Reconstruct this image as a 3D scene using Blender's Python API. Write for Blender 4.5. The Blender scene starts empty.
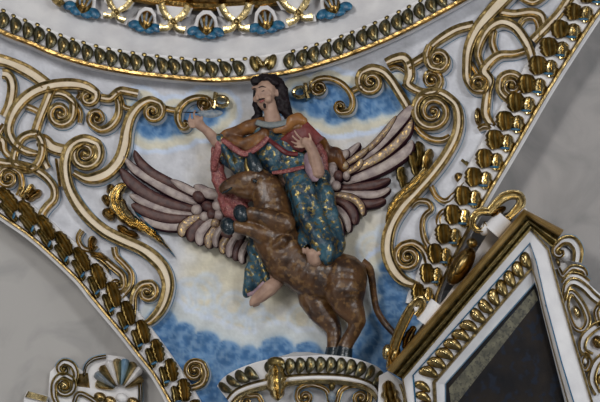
import bpy, bmesh, math, random
from mathutils import Vector, Matrix, noise
random.seed(7)
PI = math.pi
sc = bpy.context.scene
col = sc.collection

# ------------------------------------------------------------------ materials
def lin(c):
    r = []
    for v in c:
        v = v / 255.0
        r.append(v / 12.92 if v <= .04045 else ((v + .055) / 1.055) ** 2.4)
    return (r[0], r[1], r[2], 1)

def mat(name, c1, c2=None, rough=.6, metal=0.0, nscale=6, bump=0.0, bscale=30, attr=None, ramp=(.35, .65), c3=None, metal_mix=False, coat=0, streak=False, spec=.5):
    m = bpy.data.materials.new(name); m.use_nodes = True
    nt = m.node_tree; N = nt.nodes; L = nt.links
    b = N['Principled BSDF']
    b.inputs['Roughness'].default_value = rough; b.inputs['Metallic'].default_value = metal
    b.inputs['Specular IOR Level'].default_value = spec
    if coat: b.inputs['Coat Weight'].default_value = coat; b.inputs['Coat Roughness'].default_value = .25
    g = N.new('ShaderNodeNewGeometry')
    no = N.new('ShaderNodeTexNoise'); no.inputs['Scale'].default_value = nscale; no.inputs['Detail'].default_value = 5
    if streak: no.inputs['Distortion'].default_value = 1.4
    L.new(g.outputs['Position'], no.inputs['Vector'])
    rp = N.new('ShaderNodeValToRGB')
    rp.color_ramp.elements[0].position = ramp[0]; rp.color_ramp.elements[1].position = ramp[1]
    rp.color_ramp.elements[0].color = lin(c1); rp.color_ramp.elements[1].color = lin(c2 or c1)
    L.new(no.outputs['Fac'], rp.inputs['Fac'])
    out = rp.outputs['Color']
    if attr:
        at = N.new('ShaderNodeAttribute'); at.attribute_name = attr
        mx = N.new('ShaderNodeMix'); mx.data_type = 'RGBA'; mx.blend_type = 'MULTIPLY'; mx.inputs[0].default_value = 1
        L.new(at.outputs['Color'], mx.inputs[6]); L.new(out, mx.inputs[7]); out = mx.outputs[2]
    if c3:
        n2 = N.new('ShaderNodeTexNoise'); n2.inputs['Scale'].default_value = nscale * 3.1; n2.inputs['Detail'].default_value = 3
        L.new(g.outputs['Position'], n2.inputs['Vector'])
        r2 = N.new('ShaderNodeValToRGB'); r2.color_ramp.elements[0].position = .53; r2.color_ramp.elements[1].position = .63
        L.new(n2.outputs['Fac'], r2.inputs['Fac'])
        mx = N.new('ShaderNodeMix'); mx.data_type = 'RGBA'
        L.new(r2.outputs['Color'], mx.inputs[0]); L.new(out, mx.inputs[6]); mx.inputs[7].default_value = lin(c3); out = mx.outputs[2]
        if metal_mix: L.new(r2.outputs['Color'], b.inputs['Metallic'])
    L.new(out, b.inputs['Base Color'])
    if bump:
        bn = N.new('ShaderNodeTexNoise'); bn.inputs['Scale'].default_value = bscale; bn.inputs['Detail'].default_value = 3
        L.new(g.outputs['Position'], bn.inputs['Vector'])
        bp = N.new('ShaderNodeBump'); bp.inputs['Strength'].default_value = bump; bp.inputs['Distance'].default_value = .02
        L.new(bn.outputs['Fac'], bp.inputs['Height']); L.new(bp.outputs['Normal'], b.inputs['Normal'])
    return m

M = dict(
 fresco=mat('fresco', (225,225,225), (255,255,255), .8, nscale=5, bump=.15, bscale=12, attr='paint', ramp=(.3,.6)),
 stucco=mat('white_stucco', (196,194,196), (214,212,212), .6, nscale=4, bump=.12, bscale=15),
 cream=mat('cream_paint', (196,179,152), (212,197,172), .5, nscale=7, bump=.08, bscale=20),
 blueline=mat('blue_outline', (84,118,146), (120,146,164), .7, nscale=12),
 gold=mat('gold_leaf', (112,94,56), (170,146,98), .3, 1.0, nscale=22, bump=.28, bscale=16),
 goldb=mat('bright_gold_leaf', (150,130,88), (206,186,138), .24, 1.0, nscale=14, bump=.26, bscale=20),
 olive=mat('aged_gold', (92,82,50), (150,130,84), .36, 1.0, nscale=26, bump=.2, bscale=30),
 fillet=mat('fillet_gold', (92,72,40), (190,156,96), .3, 1.0, nscale=9, bump=.5, bscale=18),
 leafg=mat('leaf_gold', (92,76,40), (146,122,72), .36, 1.0, nscale=12, bump=.2, bscale=18),
 frameg=mat('frame_gold', (160,128,70), (204,170,108), .46, 1.0, nscale=6, bump=.15, bscale=10),
 gad=mat('grey_gold', (78,78,66), (124,116,88), .36, 1.0, nscale=20, bump=.15),
 rust=mat('worn_gold', (96,76,42), (158,128,76), .27, 1.0, nscale=16, bump=.35, bscale=24),
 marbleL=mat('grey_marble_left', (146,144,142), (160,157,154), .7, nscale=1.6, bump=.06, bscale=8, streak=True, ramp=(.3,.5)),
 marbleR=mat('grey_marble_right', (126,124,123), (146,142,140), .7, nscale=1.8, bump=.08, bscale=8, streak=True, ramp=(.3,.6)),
 teal=mat('blue_petal_paint', (12,62,92), (28,96,128), .35, nscale=20, bump=.3),
 skin=mat('flesh_paint', (136,108,94), (168,138,120), .5, spec=.3, nscale=9, bump=.06),
 lip=mat('lip_paint', (128,62,58), None, .4),
 hair=mat('dark_hair_paint', (12,8,12), (28,18,22), .5, spec=.18, nscale=14, bump=.8, bscale=22),
 robe=mat('blue_brocade', (8,24,42), (52,86,100), .36, spec=.3, nscale=7, bump=.8, bscale=14, c3=(136,120,74), metal_mix=True),
 cape=mat('brown_gold_cape', (60,34,22), (122,80,38), .38, spec=.3, nscale=8, bump=.25, bscale=16),
 orange=mat('ochre_cape', (112,70,32), (138,92,44), .4, nscale=8, bump=.15, bscale=16),
 red=mat('dark_red_lining', (78,22,24), (104,36,34), .4, spec=.25, nscale=8, bump=.2),
 pink=mat('rose_brocade', (92,34,38), (130,66,66), .5, nscale=20, bump=.4, bscale=26, c3=(150,98,86)),
 lilac=mat('lilac_sleeve', (120,98,108), (156,130,138), .5, nscale=8, bump=.2),
 collar=mat('grey_collar', (92,100,104), (120,122,118), .5, nscale=14, bump=.3),
 ox=mat('glossy_brown_hide', (44,26,14), (90,60,32), .36, nscale=6, bump=.4, bscale=14, c3=(104,76,44)),
 hoof=mat('black_blue_hoof', (12,22,30), (26,40,48), .25, bump=.3),
 fbrown=mat('brown_feather', (58,36,36), (88,60,54), .45, spec=.3, nscale=14, bump=.2, bscale=24),
 flight=mat('pale_feather', (122,106,104), (160,146,138), .45, nscale=14, bump=.2, bscale=24),
 fgold=mat('gilded_feather', (98,74,62), (148,128,106), .4, nscale=14, bump=.25, c3=(180,152,100), metal_mix=True),
 fgap=mat('feather_gap_shade', (40,20,28), (56,30,38), .6, spec=.1),  # dark rim colour painting in the shade of gaps between feathers
 quill=mat('quill_grey', (92,106,120), (130,134,136), .5, nscale=30),
 dark=mat('dark_canvas', (12,13,18), (34,28,24), .6, nscale=3.5, bump=.05, c3=(22,28,40), spec=.2),
 band=mat('painted_band', (66,64,52), (100,96,78), .5, nscale=14, c3=(52,50,44)),
)

# ------------------------------------------------------------------ space
CAM = 12.0; ZC = 6.0
def P(px, py, y):
    s = (CAM + y) / CAM
    return Vector(((px - 300) / 100 * s, y, ZC + (201 - py) / 100 * s))
def Ysurf(x, z):
    return .2 - .04 * x * x - .2 * x + .22 * (z - ZC)
def yof(px, py):
    y = 0
    for _ in range(4):
        p = P(px, py, y); y = Ysurf(p.x, p.z)
    return y
def S(px, py, h=0):                      # h in centimetres along the vault's normal
    p = P(px, py, yof(px, py))
    n = Vector((-.08 * p.x - .2, -1, .22)).normalized()
    return p + n * (h / 100)
def Q(px, py, h=0):
    return P(px, py, yof(px, py) - h / 100)

# ------------------------------------------------------------------ builders
class MB:
    def __init__(s): s.v = []; s.f = []; s.m = []
    def add(s, vs, fs, mi=0):
        o = len(s.v); s.v += [Vector(v) for v in vs]
        for f in fs: s.f.append([i + o for i in f]); s.m.append(mi)
    def loft(s, rows, close=False, mis=None, caps=False):
        n = len(rows[0]); o = len(s.v)
        for r in rows: s.v += [Vector(v) for v in r]
        for i in range(len(rows) - 1):
            for j in range(n if close else n - 1):
                k = (j + 1) % n
                s.f.append([o + i*n + j, o + i*n + k, o + (i+1)*n + k, o + (i+1)*n + j]); s.m.append(mis[j] if mis else 0)
        if caps:
            s.f.append([o + j for j in range(n)][::-1]); s.m.append(mis[len(mis)//2] if mis else 0)
            e = o + (len(rows)-1)*n
            s.f.append([e + j for j in range(n)]); s.m.append(mis[len(mis)//2] if mis else 0)

def link(name, me, parent, mats, loc=None):
    for k in (mats if isinstance(mats, (list, tuple)) else [mats]): me.materials.append(M[k])
    o = bpy.data.objects.new(name, me); col.objects.link(o)
    if parent is not None: o.parent = parent
    return o

def wloc(o):
    v = Vector((0, 0, 0))
    while o is not None: v += o.location; o = o.parent
    return v

def obj(name, mb, mats, parent=None, smooth=True, origin=None, sharp=35):
    if parent is not None:
        c = wloc(parent); own = Vector((0, 0, 0))
    else:
        own = Vector(origin) if origin is not None else sum(mb.v, Vector()) / len(mb.v); c = own
    me = bpy.data.meshes.new(name)
    me.from_pydata([v - c for v in mb.v], [], mb.f); me.update()
    me.polygons.foreach_set('material_index', mb.m)
    bm = bmesh.new(); bm.from_mesh(me)
    bmesh.ops.remove_doubles(bm, verts=bm.verts, dist=.0002)
    bmesh.ops.recalc_face_normals(bm, faces=bm.faces)
    bm.to_mesh(me); bm.free()
    if smooth:
        me.polygons.foreach_set('use_smooth', [True] * len(me.polygons))
        me.set_sharp_from_angle(angle=math.radians(sharp))
    o = link(name, me, parent, mats)
    o.location = own
    return o

def tag(o, label=None, cat=None, group=None, kind=None):
    if label: o['label'] = label
    if cat: o['category'] = cat
    if group: o['group'] = group
    if kind: o['kind'] = kind
    return o
def thing(name, loc, label, cat, group=None):
    o = bpy.data.objects.new(name, None); col.objects.link(o); o.location = loc
    o.empty_display_size = .1
    return tag(o, label, cat, group)

def smooth_path(pts, step=2.0):
    """pts: (x, y, *extras); Catmull-Rom, resampled"""
    n = len(pts); out = []
    if n == 2:
        a, b = pts; k = max(1, int(math.dist(a[:2], b[:2]) / step))
        return [tuple(a[i] + (b[i]-a[i]) * t / k for i in range(len(a))) for t in range(k+1)]
    for i in range(n - 1):
        p0 = pts[max(i-1, 0)]; p1 = pts[i]; p2 = pts[i+1]; p3 = pts[min(i+2, n-1)]
        k = max(1, int(math.dist(p1[:2], p2[:2]) / step))
        for q in range(k):
            t = q / k
            out.append(tuple(.5 * ((2*b) + (-a + c)*t + (2*a - 5*b + 4*c - d)*t*t + (-a + 3*b - 3*c + d)*t**3) for a, b, c, d in zip(p0, p1, p2, p3)))
    out.append(tuple(pts[-1])); return out

def frames(path):
    n = len(path); T = []
    for i in range(n):
        a = path[max(i-1, 0)]; b = path[min(i+1, n-1)]
        dx, dy = b[0]-a[0], b[1]-a[1]; l = math.hypot(dx, dy) or 1
        T.append((dx/l, dy/l))
    return T

def spiral(path, c, turns=None, wend=4.2, rend=1.6):
    x, y, w = path[-1]; xa, ya, _ = path[-3 if len(path) > 2 else -2]
    r0 = math.hypot(x-c[0], y-c[1]); a0 = math.atan2(y-c[1], x-c[0])
    cr = (x-c[0])*(y-ya) - (y-c[1])*(x-xa)
    d = 1 if cr > 0 else -1
    if turns is None: turns = max(.7, .84*(r0 - rend) / ((w + wend) / 2))
    k = int(turns * 22); out = list(path)
    for i in range(1, k+1):
        t = i / k; r = r0 + (rend - r0) * t; a = a0 + d * 2*PI*turns*t
        out.append((c[0] + r*math.cos(a), c[1] + r*math.sin(a), w + (wend - w)*t))
    return out

def blob(mb, cx, cy, a, b, ang=0, h0=0, hh=3, F=S, mi=0, bend=0, tear=0, ns=14, nr=4, skirt=0):
    """raised oval (a along ang, b across)"""
    ca, sa = math.cos(ang), math.sin(ang); rows = []
    rr = ([(1.0, -skirt)] if skirt else []) + [(math.cos(i/nr*PI/2), hh*math.sin(i/nr*PI/2)) for i in range(nr)]
    for (rad, h) in rr:
        row = []
        for j in range(ns):
            t = 2*PI*j/ns; u = a*rad*math.cos(t); v = b*rad*math.sin(t) * (1 - tear*math.cos(t)) + bend*(rad*math.cos(t))**2
            row.append(F(cx + u*ca - v*sa, cy + u*sa + v*ca, h0 + h))
        rows.append(row)
    mb.loft(rows, close=True, mis=[mi]*ns)
    o = len(mb.v); mb.v.append(F(cx, cy, h0 + hh)); l = o - ns
    for j in range(ns): mb.f.append([l+j, l+(j+1) % ns, o]); mb.m.append(mi)

def band_mesh(mb, path, F=S, lift=0, depth=9, top=1, outline=True, mlip=0.0):
    T = frames(path); rows = []
    for (x, y, w), (tx, ty) in zip(path, T):
        nx, ny = -ty, tx; h = w/2
        pr = [(-h-.9, -depth+.25), (-h, -depth+.25), (-h, lift), (-h*.45, lift-.5), (h*.45, lift-.5), (h, lift), (h, -depth+.25), (h+.9, -depth+.25)]
        rows.append([F(x + nx*u, y + ny*u, hh) for u, hh in pr])
    mb.loft(rows, mis=[2, 0, 1, 1, 1, 0, 2])
    for r in (rows[0], rows[-1]):
        mb.add(r[1:7], [[0, 1, 2, 3, 4, 5]], 0)

def rim_mesh(mb, path, side, F=S, lift=0, rim=3.0, hh=2.4):
    rim += .3
    T = frames(path); rows = []
    for (x, y, w), (tx, ty) in zip(path, T):
        nx, ny = -ty, tx
        rw = min(rim, w*.45); c = side*(w/2 - rw*.42)
        pr = [(c + side*rw*u, q) for u, q in ((.5, -1.5), (.5, hh*.5), (.36, hh*.92), (.16, hh), (-.42, hh*.42), (-.5, -1.5))]
        rows.append([F(x + nx*u, y + ny*u, lift + q) for u, q in pr])
    mb.loft(rows, caps=True)

def strap(label, pts, c=None, w=8, rim=3.0, lift=0, depth=9, F=S, name='strapwork_scroll', cat='scroll', group=None,
          turns=None, wend=4.2, boss=2.6, top='cream', gold='gold', c0=None, parent=None, base=None):
    pts = [(p[0], p[1], p[2] if len(p) > 2 else w) for p in pts]
    path = smooth_path(pts)
    if c0:                                # volute at the start as well
        path = spiral(path[::-1], c0, wend=wend)[::-1]
    if c: path = spiral(path, c, turns, wend)
    root = parent
    if root is None:
        m = path[len(path)//2]; root = thing(name, F(m[0], m[1], -depth), label, cat, group)
    mb = MB(); band_mesh(mb, path, F, lift, depth); obj('band', mb, ['stucco', top, 'blueline'], root)
    for s in (-1, 1):
        mb = MB(); rim_mesh(mb, path, s, F, lift, rim); obj('gilt_edge', mb, gold, root)
    for q in ([c] if c else []) + ([c0] if c0 else []):
        if boss:
            mb = MB(); blob(mb, q[0], q[1], boss, boss, 0, lift, 3.5, F, skirt=3); obj('volute_boss', mb, gold, root)
    return root

def lobed(mb, pts, F=S, h0=0, hh=2.5, ridges=3, lobes=4, la=.16, skirt=4):
    path = smooth_path(pts, 1.5); T = frames(path); rows = []; n = len(path); K = ridges*4
    for i, ((x, y, w), (tx, ty)) in enumerate(zip(path, T)):
        nx, ny = -ty, tx; t = i/(n-1)
        e = (1 - abs(2*t-1)**5) ** .5 if 0 < i < n-1 else .12
        ww = w/2 * e * (1 - la + 2*la*abs(math.sin(PI*lobes*t)))
        row = [F(x - nx*ww, y - ny*ww, h0 - skirt)]
        for k in range(K+1):
            u = -1 + 2*k/K
            row.append(F(x + nx*ww*u, y + ny*ww*u, h0 + e*(hh*abs(math.sin(PI*ridges*(u+1)/2)) + hh*.6*(1-u*u))))
        row.append(F(x + nx*ww, y + ny*ww, h0 - skirt)); rows.append(row)
    mb.loft(rows, caps=True)

def tubeq(mb, pts, F=Q, ns=8, flat=1.0):
    """round bar; pts (px,py,h,r)"""
    path = smooth_path(pts, 2.5); T = frames(path); rows = []
    for (x, y, h, r), (tx, ty) in zip(path, T):
        nx, ny = -ty, tx
        rows.append([F(x + nx*r*math.cos(a), y + ny*r*math.cos(a), h + flat*r*math.sin(a)) for a in [2*PI*j/ns for j in range(ns)]])
    mb.loft(rows, close=True, caps=True)

def poly_slab(mb, poly, h1, h0, F=Q, bev=0, mi=0):
    cx = sum(p[0] for p in poly)/len(poly); cy = sum(p[1] for p in poly)/len(poly); n = len(poly)
    def sh(k): return [(cx + (x-cx)*k, cy + (y-cy)*k) for x, y in poly]
    rows = [[F(x, y, h0) for x, y in poly], [F(x, y, h1 - bev) for x, y in poly]]
    if bev: rows.append([F(x, y, h1) for x, y in sh(1 - .12)])
    mb.loft(rows, close=True, mis=[mi]*n)
    o = len(mb.v) - n; mb.f.append([o+i for i in range(n)]); mb.m.append(mi)

# ---- organic bodies: overlapping rounded limbs fused by a voxel remesh
def fuse(name, chains, mats, parent, voxel=.012, smooth=4, flat=.85, jitter=0, jscale=9, jfun=None):
    """chains: lists of (px,py,h,r) – each chain is a tapering limb"""
    bm = bmesh.new()
    for ch in chains:
        ch = [tuple(c) for c in ch]
        dense = []
        if len(ch) == 1: dense = ch
        else:
            for a, b in zip(ch[:-1], ch[1:]):
                d = math.dist(a[:3], b[:3]); k = max(1, int(d / (max(1.2, min(a[3], b[3])*.30))))
                for q in range(k): t = q/k; dense.append(tuple(a[i] + (b[i]-a[i])*t for i in range(4)))
            dense.append(ch[-1])
        for (x, y, h, r) in dense:
            p = Q(x, y, h); R = r/100
            bmesh.ops.create_icosphere(bm, subdivisions=2, radius=1, matrix=Matrix.Translation(p) @ Matrix.Diagonal((R, R*flat, R, 1)))
    me = bpy.data.meshes.new(name + '_raw'); bm.to_mesh(me); bm.free()
    tmp = bpy.data.objects.new('tmp', me); col.objects.link(tmp)
    r = tmp.modifiers.new('r', 'REMESH'); r.mode = 'VOXEL'; r.voxel_size = voxel
    s = tmp.modifiers.new('s', 'SMOOTH'); s.iterations = smooth; s.factor = .6
    dg = bpy.context.evaluated_depsgraph_get(); dg.update()
    out = bpy.data.meshes.new_from_object(tmp.evaluated_get(dg)); out.name = name
    bpy.data.objects.remove(tmp); bpy.data.meshes.remove(me)
    c = wloc(parent)
    nv = [v.normal.copy() for v in out.vertices]
    for v, n in zip(out.vertices, nv):
        p = v.co.copy()
        if jitter: p += n * jitter * noise.noise(p * jscale)
        if jfun: p += n * jfun(p)
        v.co = p - c
    out.polygons.foreach_set('use_smooth', [True]*len(out.polygons))
    for k in (mats if isinstance(mats, (list, tuple)) else [mats]): out.materials.append(M[k])
    o = bpy.data.objects.new(name, out); col.objects.link(o); o.parent = parent
    return o

# ------------------------------------------------------------------ curves traced on the place
L_EDGE = [(-40,190),(-20,204),(0,220),(32,243),(72,280),(90,302),(117,334),(135,357),(150,376),(165,402),(176,425)]
L_IN   = [(-40,155),(-20,170),(0,185),(32,206),(62,232),(90,256),(110,277),(130,303),(150,328),(170,355),(190,385),(210,420)]
R_EDGE = [(650,-50),(620,-8),(600,20),(575,58),(550,98),(520,150),(490,201),(470,238),(452,272),(443,292),(440,304)]
R_IN   = [(612,-45),(585,-12),(568,5),(548,30),(533,55),(518,80),(503,105),(488,132),(474,158),(460,182),(446,207),(433,235),(424,258),(416,280),(410,292),(407,303)]
def resamp(c, n):
    d = [0]
    p = smooth_path([tuple(a) for a in c], 2)
    for a, b in zip(p[:-1], p[1:]): d.append(d[-1] + math.dist(a, b))
    out = []; j = 0
    for i in range(n):
        s = d[-1]*i/(n-1)
        while j < len(d)-2 and d[j+1] < s: j += 1
        t = (s-d[j])/max(1e-6, d[j+1]-d[j]); out.append((p[j][0] + (p[j+1][0]-p[j][0])*t, p[j][1] + (p[j+1][1]-p[j][1])*t))
    return out
def xat(curve, y):
    for a, b in zip(curve[:-1], curve[1:]):
        if min(a[1], b[1]) <= y <= max(a[1], b[1]) and a[1] != b[1]:
            return a[0] + (b[0]-a[0])*(y-a[1])/(b[1]-a[1])
    return None

# ------------------------------------------------------------------ the setting
def sm(t): t = max(0, min(1, t)); return t*t*(3-2*t)
BLUE = [(147,121,15),(163,124,13),(176,120,13),(138,108,10),(188,116,10),(204,112,14),(217,108,8),(300,96,13),(316,101,15),(333,107,15),(325,93,15),(345,95,12),
        (344,111,9),(360,108,10),(370,100,15),(387,99,14),(397,92,12),(352,98,12),
        (160,322,15),(180,336,15),(203,346,17),(226,354,15),(247,360,15),(275,354,19),(306,359,18),(190,385,40),(230,405,45),(290,405,44),(165,345,18),
        (388,284,13),(394,300,16),(376,331,17),(397,340,22),(366,347,15),(352,366,20),(384,266,7),(406,312,16),(386,318,18),(380,380,30)]
PALE = [(190,300,22),(232,305,14),(205,285,12),(250,312,12),(170,300,16),(300,318,14),(360,322,10),(395,255,12),(372,248,16),(383,232,8),(213,322,16),(235,332,18),(260,328,16),(196,318,12),(180,300,14)]
def mixc(a, b, t): return tuple(x + (y-x)*t for x, y in zip(a, b))
def paint(px, py):
    nz = noise.noise(Vector((px*.05, py*.05, 3))); n2 = noise.noise(Vector((px*.17, py*.17, 9))); n3 = noise.noise(Vector((px*.42, py*.42, 5)))
    wx, wy = px + 2.0*n2 + .8*n3, py + 2.0*nz + .8*n3
    ins = sm((px-(170 + (230-py)*.1))/30)*sm((400-px)/30)*sm((py-95)/30)
    low = sm((py-250)/40)
    c = mixc((201,202,208), mixc((207,203,198), (210,203,182), sm((py-170)/90)), ins*sm(.8 + nz*.6))
    c = mixc(c, (196,186,166), ins*.35*sm(n2*1.6))
    D = [(math.hypot(wx-x, wy-y), r) for x, y, r in BLUE]
    d = min(a-r for a, r in D)
    for x, y, r in PALE:
        q = math.hypot(wx-x, wy-y)
        dp = abs(q-r); c = mixc(c, (196,208,224), .6*sm((4.5-dp)/4)); dp = abs(q-r*.6); c = mixc(c, (188,200,212), .45*sm((3-dp)/3))
    if d < 24:
        cm = mixc((207,202,184), (190,200,210), low*.7)
        c = mixc(c, (200,211,230), sm((17-d)/2.5)*(1-.4*low))
        c = mixc(c, cm, sm((12-d)/3))
        c = mixc(c, mixc(c, (176,190,200), .6), sm((5.5-d)/4))
        ks = [a/r for a, r in D if a < r]
        k = min(ks, default=1)
        bl = mixc((112,146,182), (52,98,146), sm(.55 + n2*.9 + n3*.5 - .5*sm((k-.75)*4)))
        arc = min((abs(q-.8)*1.0 for q in ks), default=1)
        bl = mixc(bl, (140,168,196), .5*sm((.09-arc)/.09)*sm(.6+n2*1.5))
        c = mixc(c, bl, sm((2.0-d)/4))
    c = tuple(v*(1 + .05*n3) for v in c)
    dh = math.hypot(px-273, py-99) - 16.5
    if dh < 1: c = mixc(c, (84,118,148), sm((1-dh)/1.5))
    return c

def grid(name, test, F, h, mats, color=False, step=2.0, x0=-60, x1=660, y0=-50, y1=430):
    nx = int((x1-x0)/step)+1; ny = int((y1-y0)/step)+1
    idx = {}; V = []; Fc = []; C = []
    keep = [[test(x0+i*step+step/2, y0+j*step+step/2) for i in range(nx-1)] for j in range(ny-1)]
    def g(i, j):
        if (i, j) not in idx:
            idx[(i, j)] = len(V); x = x0+i*step; y = y0+j*step; V.append(F(x, y, h))
            if color: C.append(lin(paint(x, y)))
        return idx[(i, j)]
    for j in range(ny-1):
        for i in range(nx-1):
            if keep[j][i]: Fc.append([g(i, j), g(i, j+1), g(i+1, j+1), g(i+1, j)])
    me = bpy.data.meshes.new(name); me.from_pydata(V, [], Fc); me.update()
    me.polygons.foreach_set('use_smooth', [True]*len(Fc))
    if color:
        a = me.color_attributes.new('paint', 'FLOAT_COLOR', 'POINT')
        a.data.foreach_set('color', [q for c in C for q in c])
    o = link(name, me, None, mats); o['kind'] = 'structure'
    return o

# cornice ring at the dome's foot
RING = [(-40,8),(0,31),(30,43),(50,52),(75,60.5),(100,67),(125,71.5),(150,75),(200,79.5),(230,79.5),(262,76.5),(300,69.5),(350,54),(400,33),(450,7),(490,-16),(520,-36)]
RG = resamp(RING, 160)
def ring_y(x):
    y = None
    for a, b in zip(RING[:-1], RING[1:]):
        if a[0] <= x <= b[0]: y = a[1] + (b[1]-a[1])*(x-a[0])/(b[0]-a[0])
    return y if y is not None else -60
def t_pend(x, y):
    a = xat(L_EDGE, y); b = xat(R_EDGE, y) if y < 290 else 470
    if a is not None and x < a + 8: return False
    if y > 425: return False
    if b is not None and x > b - 8: return False
    return y > ring_y(x) - 12
grid('wall_pendentive', t_pend, S, -9, ['fresco'], color=True, step=1.6)
grid('wall_left', lambda x, y: (xat(L_EDGE, y) is None and y > 190) or (xat(L_EDGE, y) is not None and x < xat(L_EDGE, y) + 12), Q, -34, ['marbleL'], step=6, x0=-120, x1=260, y0=150, y1=480)
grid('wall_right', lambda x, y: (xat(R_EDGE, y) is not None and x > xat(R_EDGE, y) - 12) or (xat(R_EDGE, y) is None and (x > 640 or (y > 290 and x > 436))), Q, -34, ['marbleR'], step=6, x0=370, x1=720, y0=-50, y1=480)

def rowoff(curve, off, h, F=Q):
    T = frames(curve)
    return [F(p[0] + ty*off, p[1] - tx*off, h) for p, (tx, ty) in zip(curve, T)]
def moulding(name, curve, prof, mats, parent=None, F=Q, mis=None, **kw):
    mb = MB(); rows = [rowoff(curve, o, h, F) for o, h in prof]
    cols = [[r[i] for r in rows] for i in range(len(curve))]
    mb.loft(cols, mis=mis); return obj(name, mb, mats, parent, **kw)

# white conical drum band above the cornice
o = moulding('wall_drum', RG, [(20, 16), (26, 8), (60, -8), (100, -30), (150, -60)], ['stucco']); o['kind'] = 'structure'

cor = thing('cornice', Q(250, 76, 0), 'curved white dome-base cornice with a row of gilded gadroons above a gold fillet', 'cornice')
moulding('body', RG, [(-3, -12), (-3, 17), (3, 20), (3.5, 17), (4.5, 16.5), (17, 17.6), (19, 19), (21, 19), (21, 10)], ['stucco'], cor)
moulding('gilt_fillet', RG, [(-3.2, 14), (-2.6, 18), (-.5, 21.5), (2, 21.5), (3.6, 18.5), (3.8, 15)], ['fillet'], cor)
# thin shadow-line moulding under the fillet
moulding('lower_lip', RG, [(-3, 4), (-5.2, 3), (-5.4, -10)], ['stucco'], cor)
RP = resamp([(p[0]+ty*11.2, p[1]-tx*11.2) for p, (tx, ty) in zip(RG, frames(RG))], 400)
TP = frames(RP)
cum = 0; nxt = 6.0; gi = 0
for i in range(1, len(RP)):
    cum += math.dist(RP[i], RP[i-1])
    if cum >= nxt:
        x, y = RP[i]; tx, ty = TP[i]; base = math.atan2(ty, tx)
        nxt += 12.7
        if x < -20 or x > 480: continue
        if abs(x-263) < 13: continue
        lean = .34 if x < 263 else -.34
        ang = base + PI/2 - lean
        mb = MB(); blob(mb, x, y, 8.6, 6.0, ang + PI, 19.6, 4.2, Q, bend=(-2.0 if x < 263 else 2.0), tear=-.03, skirt=4, ns=16)
        gp = obj('gadroon', mb, 'gad', cor)
        mb = MB(); blob(mb, x, y, 4.8, 2.7, ang + PI, 22.4, 2.4, Q, bend=(-1 if x < 263 else 1), skirt=2); obj('gadroon_core', mb, 'gold', gp)
        xx = x + 6.4*tx + ty*8.6; yy = y + 6.4*ty - tx*8.6
        mb = MB(); blob(mb, xx, yy, 2.6, 1.9, base, 19.6, 1.4, Q, skirt=2, ns=8, nr=2); obj('dart', mb, 'olive', cor)
for dx, an in ((-8.5, 1.2), (8.5, PI-1.2)):
    mb = MB(); blob(mb, 263+dx, 63 - dx*.1, 8.6, 4.8, an + PI, 20, 5, Q, skirt=2); obj('gadroon', mb, 'olive', cor)
for dx, an in ((-3.2, 1.0), (3.2, PI-1.0)):
    mb = MB(); blob(mb, 263+dx, 62, 7, 3.0, an, 21, 6, Q, skirt=2); obj('centre_leaf', mb, 'goldb', cor)

# ---- ornaments of the drum, top of the picture
top_curve = [(60,-16),(100,-7),(132,-1),(165,5),(200,8.5),(235,8),(270,4.5),(300,-2),(330,-10),(360,-20)]
tc = resamp(top_curve, 70)
mo = thing('upper_moulding', Q(220, 5, -10), 'dark gold moulding curving across the very top of the picture', 'moulding')
moulding('fillet', tc, [(-3, -20), (-2.5, 2), (0, 6), (5, 9), (9, 16), (14, 18), (20, 24), (26, 26)], ['rust'], mo)
moulding('bead', tc, [(-2.5, 0), (-2, 5), (0, 7.5), (2, 5)], ['fillet'], mo)
def FD(px, py, h): return Q(px, py, h + 10)
def shell_rosette(x, y, s, rot, label):
    t = thing('shell_rosette', FD(x, y, -16), label, 'rosette')
    def F(u, v, h):
        c, q = math.cos(rot), math.sin(rot); return FD(x + s*(u*c - v*q), y + s*(u*q + v*c), h)
    mb = MB()
    pts = [(-17,4),(-12,-3),(-10,-12),(-4,-18),(4,-18),(10,-12),(12,-3),(17,4),(8,9),(0,10),(-8,9)]
    poly_slab(mb, pts, -1, -18, F, bev=1); obj('back_plate', mb, 'stucco', t)
    mb = MB(); blob(mb, 0, -3, 11.5, 8.5, PI/2, 0, 8, F, skirt=14, ns=18); obj('dome', mb, 'rust', t)
    for k in (-1, 0, 1):
        mb = MB(); blob(mb, k*4.2, -4 - (2 if k == 0 else 0), 7, 1.7, PI/2 + k*.3, 5 - abs(k)*1.2, 4, F, skirt=2, ns=10); obj('rib', mb, 'quill', t)
    for k, (u, v) in enumerate([(-13, 4), (-5, 7), (5, 7), (13, 4)]):
        mb = MB(); blob(mb, u, v - .5, 6.6, 4.8, (-.4, -.1, .1, .4)[k], 1 + (k % 2), 2.6, F, skirt=10, ns=12); tag(obj('petal', mb, 'teal', t), 'blue painted petal')
shell_rosette(83, 6, 1.0, .30, 'leftmost blue-petalled gilt shell rosette at the top edge')
shell_rosette(145.5, 23, .88, .17, 'blue-petalled gilt shell rosette between two gold cross straps, left of the centre one')
shell_rosette(206, 28, .98, .05, 'blue-petalled gilt shell rosette nearest above the middle of the cornice')
shell_rosette(266, 23, .96, -.12, 'blue-petalled gilt shell rosette above the figure in red and blue')
shell_rosette(333, 7, .98, -.32, 'rightmost blue-petalled gilt shell rosette at the top edge')
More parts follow.
